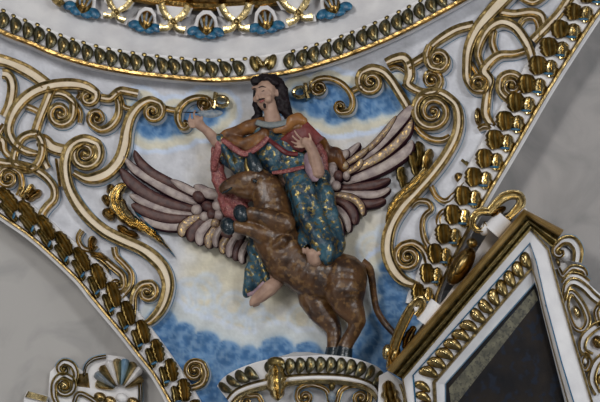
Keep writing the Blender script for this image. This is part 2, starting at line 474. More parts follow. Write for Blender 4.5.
def cross_strap(x, y, s, rot, label):
    t = thing('cross_strap', FD(x, y, -16), label, 'strapwork')
    c, q = math.cos(rot), math.sin(rot)
    def F(u, v, h): return FD(x + s*(u*c - v*q), y + s*(u*q + v*c), h)
    mb = MB(); poly_slab(mb, [(-19,-15),(19,-15),(16,-6),(6,-2),(9,4),(16,6),(16,13),(5,13),(0,7),(-5,13),(-16,13),(-16,6),(-9,4),(-6,-2),(-16,-6)], -1, -18, F); obj('back_plate', mb, 'stucco', t, smooth=False)
    for m in (-1, 1):
        pp = smooth_path([(m*14, -17, 7), (m*10, -8, 7), (m*3, -1.5, 6), (-m*2, 3, 6), (-m*4, 7, 6), (-m*13, 8.5, 7)])
        mb = MB(); band_mesh(mb, pp, F, 4 + m*.4, 8); obj('gold_band', mb, ['goldb', 'goldb', 'goldb'], t)
    mb = MB(); blob(mb, 0, 0, 3, 3, 0, 4, 3, F, skirt=3); obj('boss', mb, 'gold', t)
cross_strap(116, 11, .85, .26, 'gold crossed strap on the drum between the two left rosettes')
cross_strap(173, 21, .98, .1, 'gold crossed strap on the drum, second from the left')
cross_strap(236, 21, 1.0, -.06, 'gold crossed strap on the drum above the raised hand, left of the fourth rosette')
cross_strap(298, 12, 1.0, -.22, 'gold crossed strap on the drum right of the fourth rosette')
mb = MB(); 
t = thing('gilt_stub', FD(60, 2, -10), 'small gold scroll end on the drum at the top left', 'ornament')
for a in ([(52,-8,4,4),(56,0,5,4),(62,5,3,3)], [(62,-6,3,3),(60,0,5,3),(64,4,3,2)]):
    mb = MB(); tubeq(mb, a, FD); obj('curl', mb, 'gold', t)

# ---- arch mouldings
def arch(label, inn, edge, name, nleaf, x_ok, flip):
    n = 140
    A = resamp(inn, n); B = resamp(edge, n)
    def at(s, t):                         # s along 0..1, t across 0 (pendentive) .. 1 (edge)
        f = s*(n-1); i = min(n-2, int(f)); g = f-i
        a = [A[i][k] + (A[i+1][k]-A[i][k])*g for k in (0, 1)]; b = [B[i][k] + (B[i+1][k]-B[i][k])*g for k in (0, 1)]
        return (a[0] + (b[0]-a[0])*t, a[1] + (b[1]-a[1])*t)
    m = at(.5, .5); root = thing(name, Q(m[0], m[1], -10), label, 'moulding')
    prof = [(-.05, -12), (-.05, -1), (-.02, .6), (.03, .2), (.5, 5), (.76, 3), (.8, 7), (.88, 7), (.9, 4), (1, 3), (1, -45)]
    rows = [[Q(*at(i/(n-1), t), h) for t, h in prof] for i in range(n)]
    mb = MB(); mb.loft(rows); obj('body', mb, 'stucco', root)
    prof = [(.78, 4), (.79, 7.5), (.83, 9.5), (.88, 9), (.91, 5)]
    rows = [[Q(*at(i/(n-1), t), h) for t, h in prof] for i in range(n)]
    mb = MB(); mb.loft(rows); obj('gilt_bead', mb, 'gold', root)
    for k in range(nleaf):
        s = (k+.5)/nleaf; d = .46/nleaf
        c = at(s, .3)
        if not x_ok(c): continue
        def pt(ss, t, w): q = at(max(0, min(1, ss)), t); return (q[0], q[1], w)
        wid = math.dist(at(s, 0), at(s, 1))
        sg = 1 if flip else -1
        mb = MB(); lobed(mb, [pt(s - d*1.12, .12, wid*.30), pt(s - d*.4, .20, wid*.42), pt(s + d*.4, .31, wid*.42), pt(s + d*1.12, .42, wid*.30)], Q, 6, 2.6, 3, 5, .14, 6)
        lf = obj('acanthus_leaf', mb, 'leafg', root)
        mb = MB(); lobed(mb, [pt(s - d*.7, .50, wid*.2), pt(s + d*.3, .59, wid*(.34 if flip else .27)), pt(s + d*1.4, .73, wid*.2)], Q, 6, 2.6, 2, 3, .1, 5)
        obj('leaf_curl', mb, 'goldb' if flip else 'olive', root)
        mb = MB(); q = at(s + d*.95, .62)
        e1 = at(s+d, .5); e2 = at(s+d, .8)
        blob(mb, q[0], q[1], wid*.13, 1.5, math.atan2(e2[1]-e1[1], e2[0]-e1[0]), 9, 2.5, Q, skirt=3, ns=8, nr=2); tag(obj('vein', mb, 'teal', root), 'dark blue painted vein')
arch('curved arch moulding of gold acanthus leaves on white, left side', L_IN, L_EDGE, 'arch_moulding', 15, lambda c: c[0] > -25 and c[1] < 415, False)
arch('curved arch moulding of gold acanthus leaves on white, right side', R_IN, R_EDGE, 'arch_moulding', 19, lambda c: c[1] > -25 and c[1] < 300, True)

# ------------------------------------------------------------------ left strapwork
G = 'strapwork of the left spandrel'
G2 = 'strapwork of the right spandrel'
st = strap
st('cream gold-edged band arching from the left picture edge to the oval link, top left', [(-14,57),(-4,59),(8,62,11),(22,68),(34,75),(46,84)], w=12, lift=-1, group=G)
st('large cream C-scroll with its volute just left of the stepped junction, upper left', [(38,154,5),(30,153,8),(21,149,8),(13,141,9),(9,130,9),(12,117,10),(20,104,11),(33,93,11),(50,86.5,11),(70,84.5,11),(86,87,10),(96,93,9)], (88,97), w=10, lift=1.5, group=G)
st('short cream hooked band with gold rims at the left edge below the top arc', [(4,116),(9,105),(12,90),(11,80),(7,74),(2,73)], w=10, lift=-2, group=G)
st('straight upright cream band running down to the oval link', [(52,88),(47,101),(42,113),(38,124),(35,134)], w=9, lift=0, group=G)
st('short cream cross-piece joining the big C-scroll and the upright band', [(26,106),(34,109),(40,113)], w=6, rim=2, lift=-2, group=G)
st('small cream volute with a gold eye right of the upright band', [(50,95),(58,93),(67,96),(73,103),(73,113)], (60,113), w=8, lift=-1, group=G)
st('oval cream link ringing a narrow slot, left spandrel', [(37,134),(42,142),(42,154),(37,165),(28,170),(18,166),(14,158),(20,141),(28,135),(37,134)], w=8, lift=.5, name='strapwork_link', cat='link', group=G)
st('stepped cream cross band between the oval link and the great volute', [(36,140),(44,140),(52,147),(66,151)], w=12, lift=-1.5, group=G)
st('upright cream tie under the stepped cross band', [(44,146),(43,158),(47,168)], w=8, rim=2.5, lift=-2.5, group=G)
st('great cream S-band sweeping from the great volute down to the lower left curl', [(143,325,5),(151,321,8),(160,311,10),(166,298,11),(168,283,12),(163,268,13),(152,256,13),(140,248,12),(124,241,12),(106,232,12),(91,220,12),(79,206,12),(70,190,11),(66,175,11),(66,160,11),(71,147,11),(84,140,10.5),(97,144,10)], (85,154), w=11, lift=1, rim=3.8, boss=3.6, group=G)
st('cream band rising from the great volute to the curl beside the blue painted cloud', [(74,173,6),(86,179,9),(98,178,12),(110,172,12),(120,160,12),(125,146,12),(127,132,11),(131,118,10),(139,107,9),(150,101,8),(160,104,7)], (153,112), w=9, lift=2, rim=3, group=G)
st('cream hooked scroll with thick gold rim above the great volute', [(117,97,7),(119,106,7),(118,116,8),(111,126,8),(101,130,7),(93,126,6)], (97,118), w=7, lift=0, wend=2.5, group=G)
st('angular cream junction with a flat gold top right of the upper volute', [(101,98),(110,99),(116,94),(121,91),(128,92),(138,94)], w=8, lift=.8, group=G)
st('short cream hook curling under the angular junction', [(119,92),(121,100),(124,107),(131,109)], w=5, rim=2, lift=0, group=G)
st('cream inner arc joining the hooked scroll to the great volute', [(66,96,5),(75,103,5),(80,112,5),(79,122,4)], w=5, rim=2, lift=-3, group=G)
st('cream band arching over the lower left gold flower to the leaf moulding', [(-10,160),(4,163),(20,165),(34,169),(46,177),(54,188),(54,199),(47,207),(42,216),(47,227),(58,240)], w=8, lift=.4, group=G)
st('small cream volute at the left edge beside the gold flower', [(18,196,5),(22,186,6),(20,174,6),(12,168,6)], (8,178), w=6, lift=0, group=G)
st('small pale volute near the arch moulding below the great S-band', [(92,254,6),(102,258,6),(112,266,7),(122,275,7),(124,285,6)], (117,284), w=6, lift=-.5, group=G)
st('short cream tongue curling right below the great S-band', [(114,247),(116,256),(124,264),(131,274),(130,286),(121,297)], w=6, rim=2.4, lift=-1, group=G)
st('short cream hook with a gold leaf tip beside the leaf moulding', [(82,230),(78,238),(82,247),(90,250),(96,245)], w=5, rim=2.2, lift=-1, group=G)
st('cream volute enclosed by the lower curl of the great S-band', [(132,322,6),(133,308,7),(134,295,7),(141,285,7),(151,283,7)], (147,292), w=7, lift=-.5, group=G)
st('short cream band between the small pale volute and the tongue', [(98,262),(106,270),(104,280)], w=4, rim=1.8, lift=-3, group=G)
st('small cream volute standing alone on blue painted cloud, lower left', [(192,388,6),(202,384,7),(206,374,7),(203,364,6)], (195,371), w=6, lift=1, group=G)
st('thin cream rib under the upper left volute', [(75,84,5),(80,92,5),(77,98,5)], w=5, rim=2, lift=-4, group=G)
st('cream tie across the left edge below the hooked band', [(-6,136,8),(2,140,8),(4,150,7),(12,158,7)], w=7, rim=2.4, lift=-3, group=G)
st('small square cream tie left of the oval link', [(4,124,6),(-2,134,6),(-6,150,6)], w=6, rim=2.2, lift=-3.5, group=G)
st('upright cream tie right of the oval link', [(58,158,7),(60,172,7),(62,186,7)], w=7, rim=2.5, lift=-2, group=G)

# gold link bars / C scrolls around the sky
st('C-shaped gilt scroll behind the raised hand', [(211,105,3),(208,99,5),(198,98,6),(188,101,6),(180,109,7),(178,119,7),(181,127,6)], (185,124), w=6, rim=3, lift=1, c0=(204,104), wend=2.5, boss=2.4, name='gilt_scroll', group=G)
st('short gilt bar linking the left curl to the C-shaped scroll', [(163,108),(172,110),(180,111)], w=6, rim=2.8, lift=-1, name='gilt_bar', cat='bar', boss=0)
t = thing('gilt_finial', S(218, 101, -9), 'gilt looped finial above the raised hand', 'finial')
def finial(t, x, y, m, rot=0):
    c, s_ = math.cos(rot), math.sin(rot)
    def p(u, v, h, r): return (x + m*u*c - v*s_, y + m*u*s_ + v*c, h, r)
    mb = MB(); tubeq(mb, [p(7*math.cos(a), 5*math.sin(a), -1, 2.1) for a in [2*PI*i/10 for i in range(11)]], S, flat=1.3); obj('loop', mb, 'goldb', t)
    mb = MB(); tubeq(mb, [p(-6, -8, -1, 2.4), p(-6.5, -3, 0, 2.2), p(-6, 2, 0, 2.2), p(-7, 8, -1, 2.6)], S, flat=1.3); obj('cross_bar', mb, 'goldb', t)
    mb = MB(); tubeq(mb, [p(-13, -2, -2, 2.4), p(-9, 1, -1, 2.2), p(-4, 0, 0, 2.4)], S, flat=1.3); obj('stem', mb, 'gold', t)
finial(t, 221, 101, 1, .1)
t = thing('gilt_finial', S(300, 92, -9), 'gilt looped finial right of the dark-haired head', 'finial')
finial(t, 300, 92, -1, -.15)
st('C-shaped gilt scroll on the blue cloud right of the head', [(312,90,4),(312,84,5),(320,79,5),(331,79,5),(342,84,6),(350,93,6),(353,103,6),(350,111,6),(343,113,5)], (341,107), w=5.5, rim=2.8, lift=1, c0=(319,88), wend=2.4, boss=2.2, name='gilt_scroll', group=G2)
st('short gilt bar linking the right C-shaped scroll to the curl beside it', [(352,91),(357,88.5),(362,87)], w=6, rim=2.8, lift=-1, name='gilt_bar', cat='bar', boss=0)

# ------------------------------------------------------------------ right strapwork
st('cream band from behind the wing tip ending in the curl over the blue cloud', [(412,118,7),(406,104,9),(398,91,9),(391,80,9),(383,72,9),(372,69,9),(362,73,8)], (371,82), w=9, lift=1, rim=3.2, group=G2)
st('angular cream hook with a flat gold top under the cornice, right spandrel', [(386,63,8),(395,59,9),(404,58,10),(409,65,10),(410,76,10),(408,84,9),(416,90,8),(426,93,8),(436,91,7),(441,83,6)], (432,80), w=8, lift=.5, wend=2.5, group=G2)
st('long cream arc running from the angular hook up to the tall arched band', [(408,66,8),(417,61,8),(427,54,8),(433,45,8),(445,36,9),(458,29,9),(474,25,9)], w=8, lift=-.6, group=G2)
st('thick gold-rimmed volute under the long cream arc', [(430,46,6),(427,56,8),(431,67,8),(441,70,8)], (438,60), w=8, lift=1.6, rim=3.6, wend=3, boss=3, group=G2)
st('small gold-edged half arch inside the angular hook', [(389,68),(396,66),(404,70),(407,78),(403,86)], w=4, rim=2, lift=-3, group=G2)
st('great cream S-band with triple-turn volute beside the right wing', [(420,286,6),(412,284,9),(403,280,11),(394,270,12),(388,255,12),(388,239,12),(393,223,11),(403,207,11),(416,193,10),(432,175,10),(446,156,10),(456,137,10),(459,120,10),(456,105,9),(446,96,9)], (433,112), w=10, lift=1.5, turns=2.3, rim=3.4, wend=3.4, boss=3, group=G2)
st('short cream lip under the triple-turn volute', [(414,124,5),(421,133,6),(431,139,6),(442,140,6),(450,136,5)], w=6, rim=2.6, lift=-1, group=G2)
st('cream volute enclosed by the foot of the great S-band', [(430,276,6),(428,262,7),(423,250,7),(413,243,7),(403,245,7)], (408,257), w=7, lift=0, rim=2.8, group=G2)
st('thin hooked band curling down to the leaf moulding, right spandrel', [(411,207,4),(418,201,5),(428,202,6),(431,209,5),(425,215,5),(422,224,5),(424,238,6),(431,250,6),(439,259,5)], w=5, rim=2.4, lift=-1, group=G2)
st('cream pointed loop between the great S-band and the leaf moulding', [(431,186),(436,196),(445,201),(454,195),(466,184)], w=5.5, rim=2.4, lift=-1, group=G2)
st('small hooked band behind the leaf moulding, lower right spandrel', [(452,209),(442,212),(438,220),(441,227),(449,226)], (446,232), w=5, rim=2.2, lift=-1, wend=2.4, boss=1.6, group=G2)
st('tall arched cream band with a little hook at its foot, upper right', [(520,-18,14),(506,-3,14),(491,13,13),(477,30,11),(469,48,10),(467,66,9),(468,80,9),(475,90,8),(484,91,6)], (478,84), w=10, lift=1, wend=3, rim=3, boss=2.2, group=G2)
st('rounded cream arch inside the tall band, upper right', [(482,66,7),(478,54,7),(482,40,8),(490,28,9),(502,22,10),(515,27,10),(525,40,10),(531,54,9),(534,70,8)], w=9, lift=.3, rim=3, group=G2)
st('cream cross band curving under the rounded arch', [(528,50,6),(514,54,7),(500,55,8),(490,62,9),(484,71,10),(490,80,9),(488,90,8),(486,103,9),(486,115,9),(493,127,8)], w=8, lift=-.4, rim=2.8, group=G2)
st('short upright cream tie inside the rounded arch', [(494,30,6),(492,42,7),(496,54,7)], w=7, rim=2.6, lift=-1, group=G2)
st('thick gold-rimmed volute beside the leaf moulding, right spandrel', [(522,104,6),(508,99,8),(500,90,8),(501,79,8)], (512,86), w=8, rim=3.6, lift=1, wend=3, boss=3.4, group=G2)
st('short cream link from the tall band to the cross band', [(468,58,4),(474,68,5),(479,76,5),(484,80,5)], w=5, rim=2, lift=-2.5, group=G2)
st('diagonal cream band beside the leaf moulding, top right', [(533,41),(540,34),(549,25),(560,13),(572,-5)], w=9, lift=.8, rim=3, group=G2)
st('cream arched band ending in a hook at the top right', [(500,12,8),(514,14,8),(530,12,8),(541,15,8),(544,24,7)], w=8, lift=-.3, rim=2.6, group=G2)
st('small cream hook inside the top right arched band', [(518,26),(525,18),(534,18),(538,26),(537,36)], w=5.5, rim=2.4, lift=-1.4, group=G2)
st('short cream spur reaching the top edge, top right', [(520,-4),(532,2),(543,-4),(550,-14)], w=7, rim=2.6, lift=-1, group=G2)
st('small cream foot below the cross band', [(478,129,4),(484,126,6),(492,128,7),(500,136,7)], w=6, rim=2.4, lift=-1.5, group=G2)
t = thing('gilt_bud', S(477, 115, -9), 'small gold bud left of the cream foot band, right spandrel', 'ornament')
mb = MB(); blob(mb, 477, 115, 9, 3.6, PI/2, -5, 5, S, skirt=4); obj('bud', mb, 'rust', t)
mb = MB(); blob(mb, 476, 115, 6, 1.4, PI/2, -1, 2, S, skirt=1); obj('ridge', mb, 'goldb', t)

# gilded leaves
def leafthing(name, label, cat, parts, cen):
    t = thing(name, S(cen[0], cen[1], -9), label, cat)
    for nm, pts, m, h0, rd, lb in parts:
        mb = MB(); lobed(mb, pts, S, h0, 3, rd, lb, .14, 6); obj(nm, mb, m, t)
    return t
leafthing('gilt_leaf_spray', 'gold acanthus spray curling off the great S-band beside the right wing', 'leaf ornament', [
  ('stem', [(386,224,3),(392,208,8),(403,194,10),(416,182,10),(428,168,9)], 'goldb', 1, 2, 6),
  ('leaf', [(404,190,5),(402,180,9),(400,172,9),(404,167,5)], 'olive', -1, 2, 3), ('leaf', [(416,176,6),(414,166,9),(412,156,9),(409,150,5)], 'olive', 0, 2, 3),
  ('leaf', [(424,172,6),(426,162,9),(428,155,9),(432,149,5)], 'gold', 0, 2, 3), ('leaf', [(418,166,5),(420,154,8),(418,144,9),(416,141,4)], 'olive', -2, 2, 3)], (405,185))
leafthing('gilt_flower', 'small bright gold flower inside the band at the far left', 'leaf ornament', [
  ('petal', [(22,200,4),(23,192,7),(22,186,4)], 'goldb', -2, 2, 2), ('petal', [(24,198,4),(29,190,8),(33,184,5)], 'goldb', -1, 2, 2), ('petal', [(26,200,4),(34,194,8),(41,190,4)], 'rust', -2, 2, 2), ('petal', [(22,200,4),(26,195,6),(30,198,4)], 'goldb', 1, 1, 2)], (28,193))
leafthing('gilt_plume', 'bright gold curling plume with three round lobes left of the left wing', 'leaf ornament', [
  ('lobe', [(111,194,5),(110,189,9),(113,184,6)], 'rust', -2, 1, 2), ('lobe', [(112,204,5),(106,200,9),(105,194,6)], 'rust', -2, 1, 2), ('lobe', [(114,216,6),(108,214,10),(104,208,7)], 'rust', -2, 1, 2),
  ('lobe', [(138,236,5),(126,232,9),(117,225,6)], 'rust', -3, 2, 2),
  ('plume', [(172,252,2),(160,240,6),(146,229,9),(130,220,12),(119,209,15),(115,197,14),(121,187,12),(128,185,7)], 'goldb', 1, 3, 9),
  ('plume_curl', [(136,222,5),(128,214,8),(123,206,8),(125,200,6)], 'goldb', 5, 1, 2), ('outer_vein', [(174,256,2),(160,238,3),(146,222,4),(134,210,4)], 'teal', -1, 1, 2)], (130,215))
leafthing('gilt_leaf_tip', 'small gold leaf tip beside the lower hook near the left leaf moulding', 'leaf ornament', [
  ('leaf', [(92,252,5),(91,243,8),(94,236,6)], 'rust', -1, 2, 2), ('leaf', [(90,254,4),(100,255,6),(108,260,4)], 'gold', -1, 2, 3)], (93,245))
t = thing('gilt_drop', S(470,166,-9), 'small gold drop with a blue tie beside the right leaf moulding', 'ornament')
mb = MB(); blob(mb, 459, 177, 6, 5, .8, -4, 5, S, skirt=4); obj('drop', mb, 'rust', t)
for k in (-1, 1):
    mb = MB(); tubeq(mb, [(463+k*2, 160+k*1, -4, 1.6), (470+k*2, 166+k, -3, 1.6), (475+k*2, 173, -4, 1.6)], S); obj('tie', mb, 'olive', t)
# ------------------------------------------------------------------ pedestal under the animal
PX = 302; PR = 86
def bul(px): t = max(-1, min(1, (px-PX)/PR)); return 52*math.sqrt(max(0, 1-t*t))
def FP(px, py, h): return Q(px, py, h + bul(px))
TOPC = resamp([(217,386),(221,380),(229,373.5),(240,368),(255,362.5),(270,359),(285,357),(300,356),(320,355.2),(340,356),(355,358.5),(368,362.5),(378,367),(384,373)], 60)
FILC = resamp([(229,402),(236,394),(246,389),(258,385.5),(272,382.5),(286,380.5),(300,379),(320,378.2),(340,379),(354,381),(366,384.5),(374,389),(378,396)], 60)
BOTC = resamp([(240,425),(250,416),(262,411),(280,407),(300,405),(320,404),(340,405),(352,408),(362,413),(370,420)], 60)
ped = thing('pedestal', Q(PX, 402, 0), 'semicircular white corbel with gilded gadroons carrying the brown animal', 'pedestal')
mb = MB()
def lerpc(A, B, t): return [(a[0]+(b[0]-a[0])*t, a[1]+(b[1]-a[1])*t) for a, b in zip(A, B)]
rows = [[Q(PX + (x-PX)*.1, 352, 0) for x, y in TOPC]]
rows += [[FP(x, y, h) for x, y in c] for c, h in ((TOPC, -1), (TOPC, 1), (lerpc(TOPC, FILC, .06), 2), (lerpc(TOPC, FILC, .85), -3), (lerpc(TOPC, FILC, .9), 1), (FILC, 1), (lerpc(FILC, BOTC, .25), -5), (BOTC, -14))]
mb.loft(rows); obj('body', mb, 'stucco', ped)
mb = MB(); mb.loft([[FP(x, y, h) for x, y in lerpc(FILC, BOTC, t)] for t, h in ((.04, 0), (.06, 3), (.14, 4.5), (.22, 3), (.25, -1))]); obj('gilt_fillet', mb, 'goldb', ped)
mb = MB(); mb.loft([[FP(x, y, h) for x, y in lerpc(TOPC, FILC, t)] for t, h in ((.76, -3), (.78, .5), (.85, 1.6), (.91, -1))]); obj('upper_bead', mb, 'gold', ped)
for k in range(17):
    if k == 4: continue
    g_ = (k+.5)/17*59; i = int(g_); u_ = g_-i; a = [TOPC[i][q]*(1-u_) + TOPC[i+1][q]*u_ for q in (0,1)]; b = [FILC[i][q]*(1-u_) + FILC[i+1][q]*u_ for q in (0,1)]
    x = a[0] + (b[0]-a[0])*.43; y = a[1] + (b[1]-a[1])*.43
    an = math.atan2(b[1]-a[1], b[0]-a[0]) + (.35 if x > 280 else -.35)
    ww = 5.2 if 235 < x < 362 else 4.0
    mb = MB(); blob(mb, x, y, 8.6, ww, an, 2, 3.6, FP, tear=.25, bend=(1.5 if x > 280 else -1.5), skirt=3, ns=14); gp = obj('gadroon', mb, 'gad', ped)
    mb = MB(); blob(mb, x, y, 4.4, ww*.5, an, 3.8, 2.2, FP, skirt=2, ns=10); obj('gadroon_core', mb, 'gold', gp)
mb = MB(); lobed(mb, [(275,363,10),(276,371,18),(276,381,20),(277,391,17),(278,401,8)], FP, 4, 5, 2, 4, .14, 8); obj('cartouche', mb, 'goldb', ped)
mb = MB(); blob(mb, 276, 362, 9, 5.5, .05, 3, 5, FP, skirt=4); obj('cartouche_crest', mb, 'olive', ped)
def FPb(px, py, h): return FP(px, py, h + 1)
for lab, pts, c in (('left', [(330,403),(327,391),(318,386),(308,385),(299,389),(297,396)], (305,397)), ('right', [(337,403),(341,391),(350,386),(361,386),(369,391),(370,398)], (361,398)), ('far', [(262,403),(258,396),(250,396)], (246,402))):
    strap('', pts, c, w=5, rim=2.6, depth=5, F=FPb, parent=ped, boss=2.6)
mb = MB(); blob(mb, 332, 386, 5, 3.4, PI/2, 2, 6, FP, skirt=4); obj('knop', mb, 'olive', ped)
mb = MB(); blob(mb, 332, 397, 6, 4.2, PI/2, 2, 6, FP, skirt=4); obj('lower_knop', mb, 'quill', ped)

# ------------------------------------------------------------------ painted panel in its carved frame, lower right
def FR(px, py, h): return P(px, py, -.95 - h/100)
fr = thing('panel_frame', FR(500, 400, 0), 'tilted white and gold carved frame holding a dark painted panel, lower right', 'frame')
P0 = [(410,424),(402,379),(531,228),(549,248),(560,288),(578,350),(600,424)]
P1 = [(417,424),(413,375),(530,243),(536,262),(545,302),(561,362),(580,424)]
P2 = [(438,424),(436,383),(532,270),(538,290),(543,312),(557,366),(573,424)]
P3 = [(446,424),(446,384),(535,284),(538,292),(541,308),(554,360),(570,424)]
def ringloft(name, prof, mats, parent=fr, mis=None):
    mb = MB(); mb.loft([[FR(x, y, h) for x, y in c] for c, h in prof], mis=mis); return obj(name, mb, mats, parent, sharp=20)
ringloft('fascia', [(P0, -40), (P0, 10), (lerpc(P0, P1, .5), 10.5), (P1, 10)], 'stucco')
ringloft('blue_line', [(lerpc(P0, P1, .93), 9), (lerpc(P0, P1, .95), 10.8), (lerpc(P1, P2, .03), 10.8), (lerpc(P1, P2, .06), 8)], 'teal')
ringloft('cove', [(P1, 10), (lerpc(P1, P2, .08), 8.5), (lerpc(P1, P2, .9), 4), (P2, 3)], 'stucco')
ringloft('gilt_line', [(lerpc(P1, P2, .82), 3), (lerpc(P1, P2, .86), 6.5), (lerpc(P1, P2, .97), 6.5), (lerpc(P2, P3, .05), 2)], 'gold')
ringloft('bevel', [(P2, 3), (lerpc(P2, P3, .9), -2), (P3, -4)], 'stucco')
ringloft('inner_line', [(lerpc(P2, P3, .88), -1.8), (lerpc(P2, P3, .92), -1), (P3, -3)], 'blueline')
mb = MB(); mb.v = [FR(x, y, -4) for x, y in P3]; mb.f = [list(range(len(P3)))]; mb.m = [0]; tag(obj('painting', mb, 'dark', fr, smooth=False), 'dark painted canvas')
Q1 = [(448,388),(534,289)]; 
mb = MB(); mb.add([FR(449,388,-3.6), FR(534,289,-3.6), FR(538,300,-3.6), FR(458,402,-3.6), FR(452,412,-3.6)], [[0,1,2,3,4]]); obj('painted_border', mb, 'band', fr, smooth=False)
for k in range(13):                       # gadroons along the upper side
    t = (k+.75)/13.4
    a = (P1[1][0] + (P1[2][0]-P1[1][0])*t, P1[1][1] + (P1[2][1]-P1[1][1])*t); b = (P2[1][0] + (P2[2][0]-P2[1][0])*t, P2[1][1] + (P2[2][1]-P2[1][1])*t)
    x, y = a[0] + (b[0]-a[0])*.45, a[1] + (b[1]-a[1])*.45
    an = .36 if t < .45 else (.75 if t < .62 else 1.15)
    mb = MB(); blob(mb, x, y, 10.6 - t*1.2, 5.7, an, 8.5, 4, FR, bend=2.4 if t < .5 else -1.5, tear=.2, skirt=3, ns=14)
    gp = obj('gadroon', mb, 'gold', fr)
    mb = MB(); blob(mb, x-2, y-1, 5, 2.2, an, 11, 2.5, FR, skirt=2, ns=10); obj('gadroon_core', mb, 'goldb', gp)
for k in range(4):
    y = 386 + k*10.5; x = 423 + k*.9
    mb = MB(); blob(mb, x, y, 9.5, 4.6, .5, 8.5, 4, FR, bend=2, tear=.2, skirt=3); obj('gadroon', mb, 'gold', fr)
for k in range(9):
    t = (k+.5)/9; y = 300 + 104*t; x = 543.5 + (y-302)*.275 + 2 + t*2.2
    mb = MB(); blob(mb, x, y, 4.6, 1.9 + t*1.6, 1.25, 6.5, 2.5, FR, skirt=2, ns=10); obj('gadroon', mb, 'olive', fr)
mb = MB(); poly_slab(mb, [(402,379),(392,366),(424,322),(444,300),(470,262),(500,214),(526,208),(540,240)], -18, -40, FR); obj('backing', mb, 'stucco', fr, smooth=False)
# outer moulding of the top side, with its short return
def mitre(a, b, c, prof, F=FR, name='cornice_moulding', m='gold'):
    mb = MB(); mb.loft([[F(*a(o), h), F(*b(o), h), F(*c(o), h)] for o, h in prof], caps=False); return obj(name, mb, m, fr, sharp=25)
e0 = ((386,369.5), (524,209), (564,230)); e1 = ((403,379.5), (531,228), (552,247))
f = lambda k: (lambda o: (e0[k][0] + (e1[k][0]-e0[k][0])*o, e0[k][1] + (e1[k][1]-e0[k][1])*o))
mitre(f(0), f(1), f(2), [(0, -40), (0, 24), (.06, 30), (.18, 33), (.3, 31), (.38, 26)], name='outer_torus', m='frameg')
mitre(f(0), f(1), f(2), [(.38, 26), (.42, 20), (.56, 18), (.6, 21), (.66, 21), (.7, 15), (.88, 13), (.92, 16), (1, 16), (1.02, 10)], name='hollow_moulding', m='olive')
for i, (u, h1, h2) in enumerate(((0, 30, -40), (2, 30, -40))):
    mb = MB(); pr = [(0, -40), (0, 24), (.06, 30), (.18, 33), (.3, 31), (.42, 20), (.56, 18), (.66, 21), (.7, 15), (.92, 16), (1, 16), (1.02, -40)]
    mb.v = [FR(*f(u)(o), h) for o, h in pr]; mb.f = [list(range(len(pr)))]; mb.m = [0]; obj('end_cap', mb, 'gold', fr, smooth=False)
ringloft('outer_gilt_line', [(P0, 8), (lerpc(P0, P1, .02), 12.5), (lerpc(P0, P1, .12), 12.5), (lerpc(P0, P1, .14), 10)], 'gold')

# two scroll brackets lying on the top side of the frame
def bracket(label, A, B, cyl, curl):
    t = thing('scroll_bracket', FR(cyl[0][0], cyl[0][1], -20), label, 'bracket')
    (x0, y0), (x1, y1), r = cyl
    mb = MB(); tubeq(mb, [(x0, y0, 10, r), (x1, y1, 10, r)], FR, ns=20); obj('drum', mb, 'stucco', t)
    pp = smooth_path(A); 
    mb = MB(); band_mesh(mb, pp, FR, 14, 22, outline=False); obj('scroll_band', mb, ['goldb', 'gold', 'goldb'], t)
    for s_ in (-1, 1):
        mb = MB(); rim_mesh(mb, pp, s_, FR, 14, 2.6); obj('scroll_edge', mb, 'goldb', t)
    for q in B:
        mb = MB(); blob(mb, q[0], q[1], q[2], q[3], q[4], 10, 7, FR, skirt=8); obj('curl', mb, q[5], t)
    mb = MB(); lobed(mb, curl, FR, 12, 4, 2, 4, .14, 8); obj('leaf', mb, 'rust', t)
    return t
bracket('gilt scroll bracket with a white roll at the top corner of the panel frame',
  spiral(smooth_path([(503,222,5),(516,210,7),(521,203,8),(519,196,8),(510,195,8),(500,200,8),(489,212,7)]), (482,224), .9, 3),
  [(485,229,7,5,1.9,'stucco'), (472,243,6,5,.4,'gold'), (508,219,4,3.4,.3,'gold')], ((492,232),(505,217),10), [(506,207,4),(499,211,8),(491,216,5)])
bracket('gilt scroll bracket with a white roll at the lower end of the panel frame',
  [(391,368,8),(393,352,9),(398,336,9),(405,320,9),(413,306,8),(421,300,7),(422,308,6),(416,316,5)],
  [(387,352,8,5,1.7,'goldb'), (416,309,5,3.6,2,'stucco'), (395,355,9,5,-1.2,'gold')], ((425,325),(440,305),11), [(404,350,5),(408,338,9),(415,326,6)])
t = thing('gilt_rosette', FR(463,258,-20), 'round gold rosette lying between the two scroll brackets on the frame', 'ornament')
mb = MB(); blob(mb, 461, 266, 22, 10, -.98, -4, 12, FR, skirt=10, ns=18); obj('disc', mb, 'rust', t)
mb = MB(); blob(mb, 462, 265, 12, 5, -.98, 6, 5, FR, skirt=3); obj('raised_eye', mb, 'gold', t)
t = thing('gilt_leaf_pilaster', FR(385,395,-30), 'gold leaf strip on a white slip between the pedestal and the panel frame', 'ornament')
mb = MB(); poly_slab(mb, [(379,376),(388,371),(404,383),(411,402),(412,424),(377,424)], -4, -40, FR); obj('slip', mb, 'stucco', t, smooth=False)
mb = MB(); lobed(mb, [(388,380,8),(389,390,15),(392,402,16),(396,416,14)], FR, -3, 4, 3, 4, .16, 4); obj('leaf', mb, 'gold', t)
mb = MB(); tubeq(mb, [(400,384,-2,1.4),(404,396,-2,1.4),(405,410,-2,1.4)], FR); obj('bead', mb, 'goldb', t)

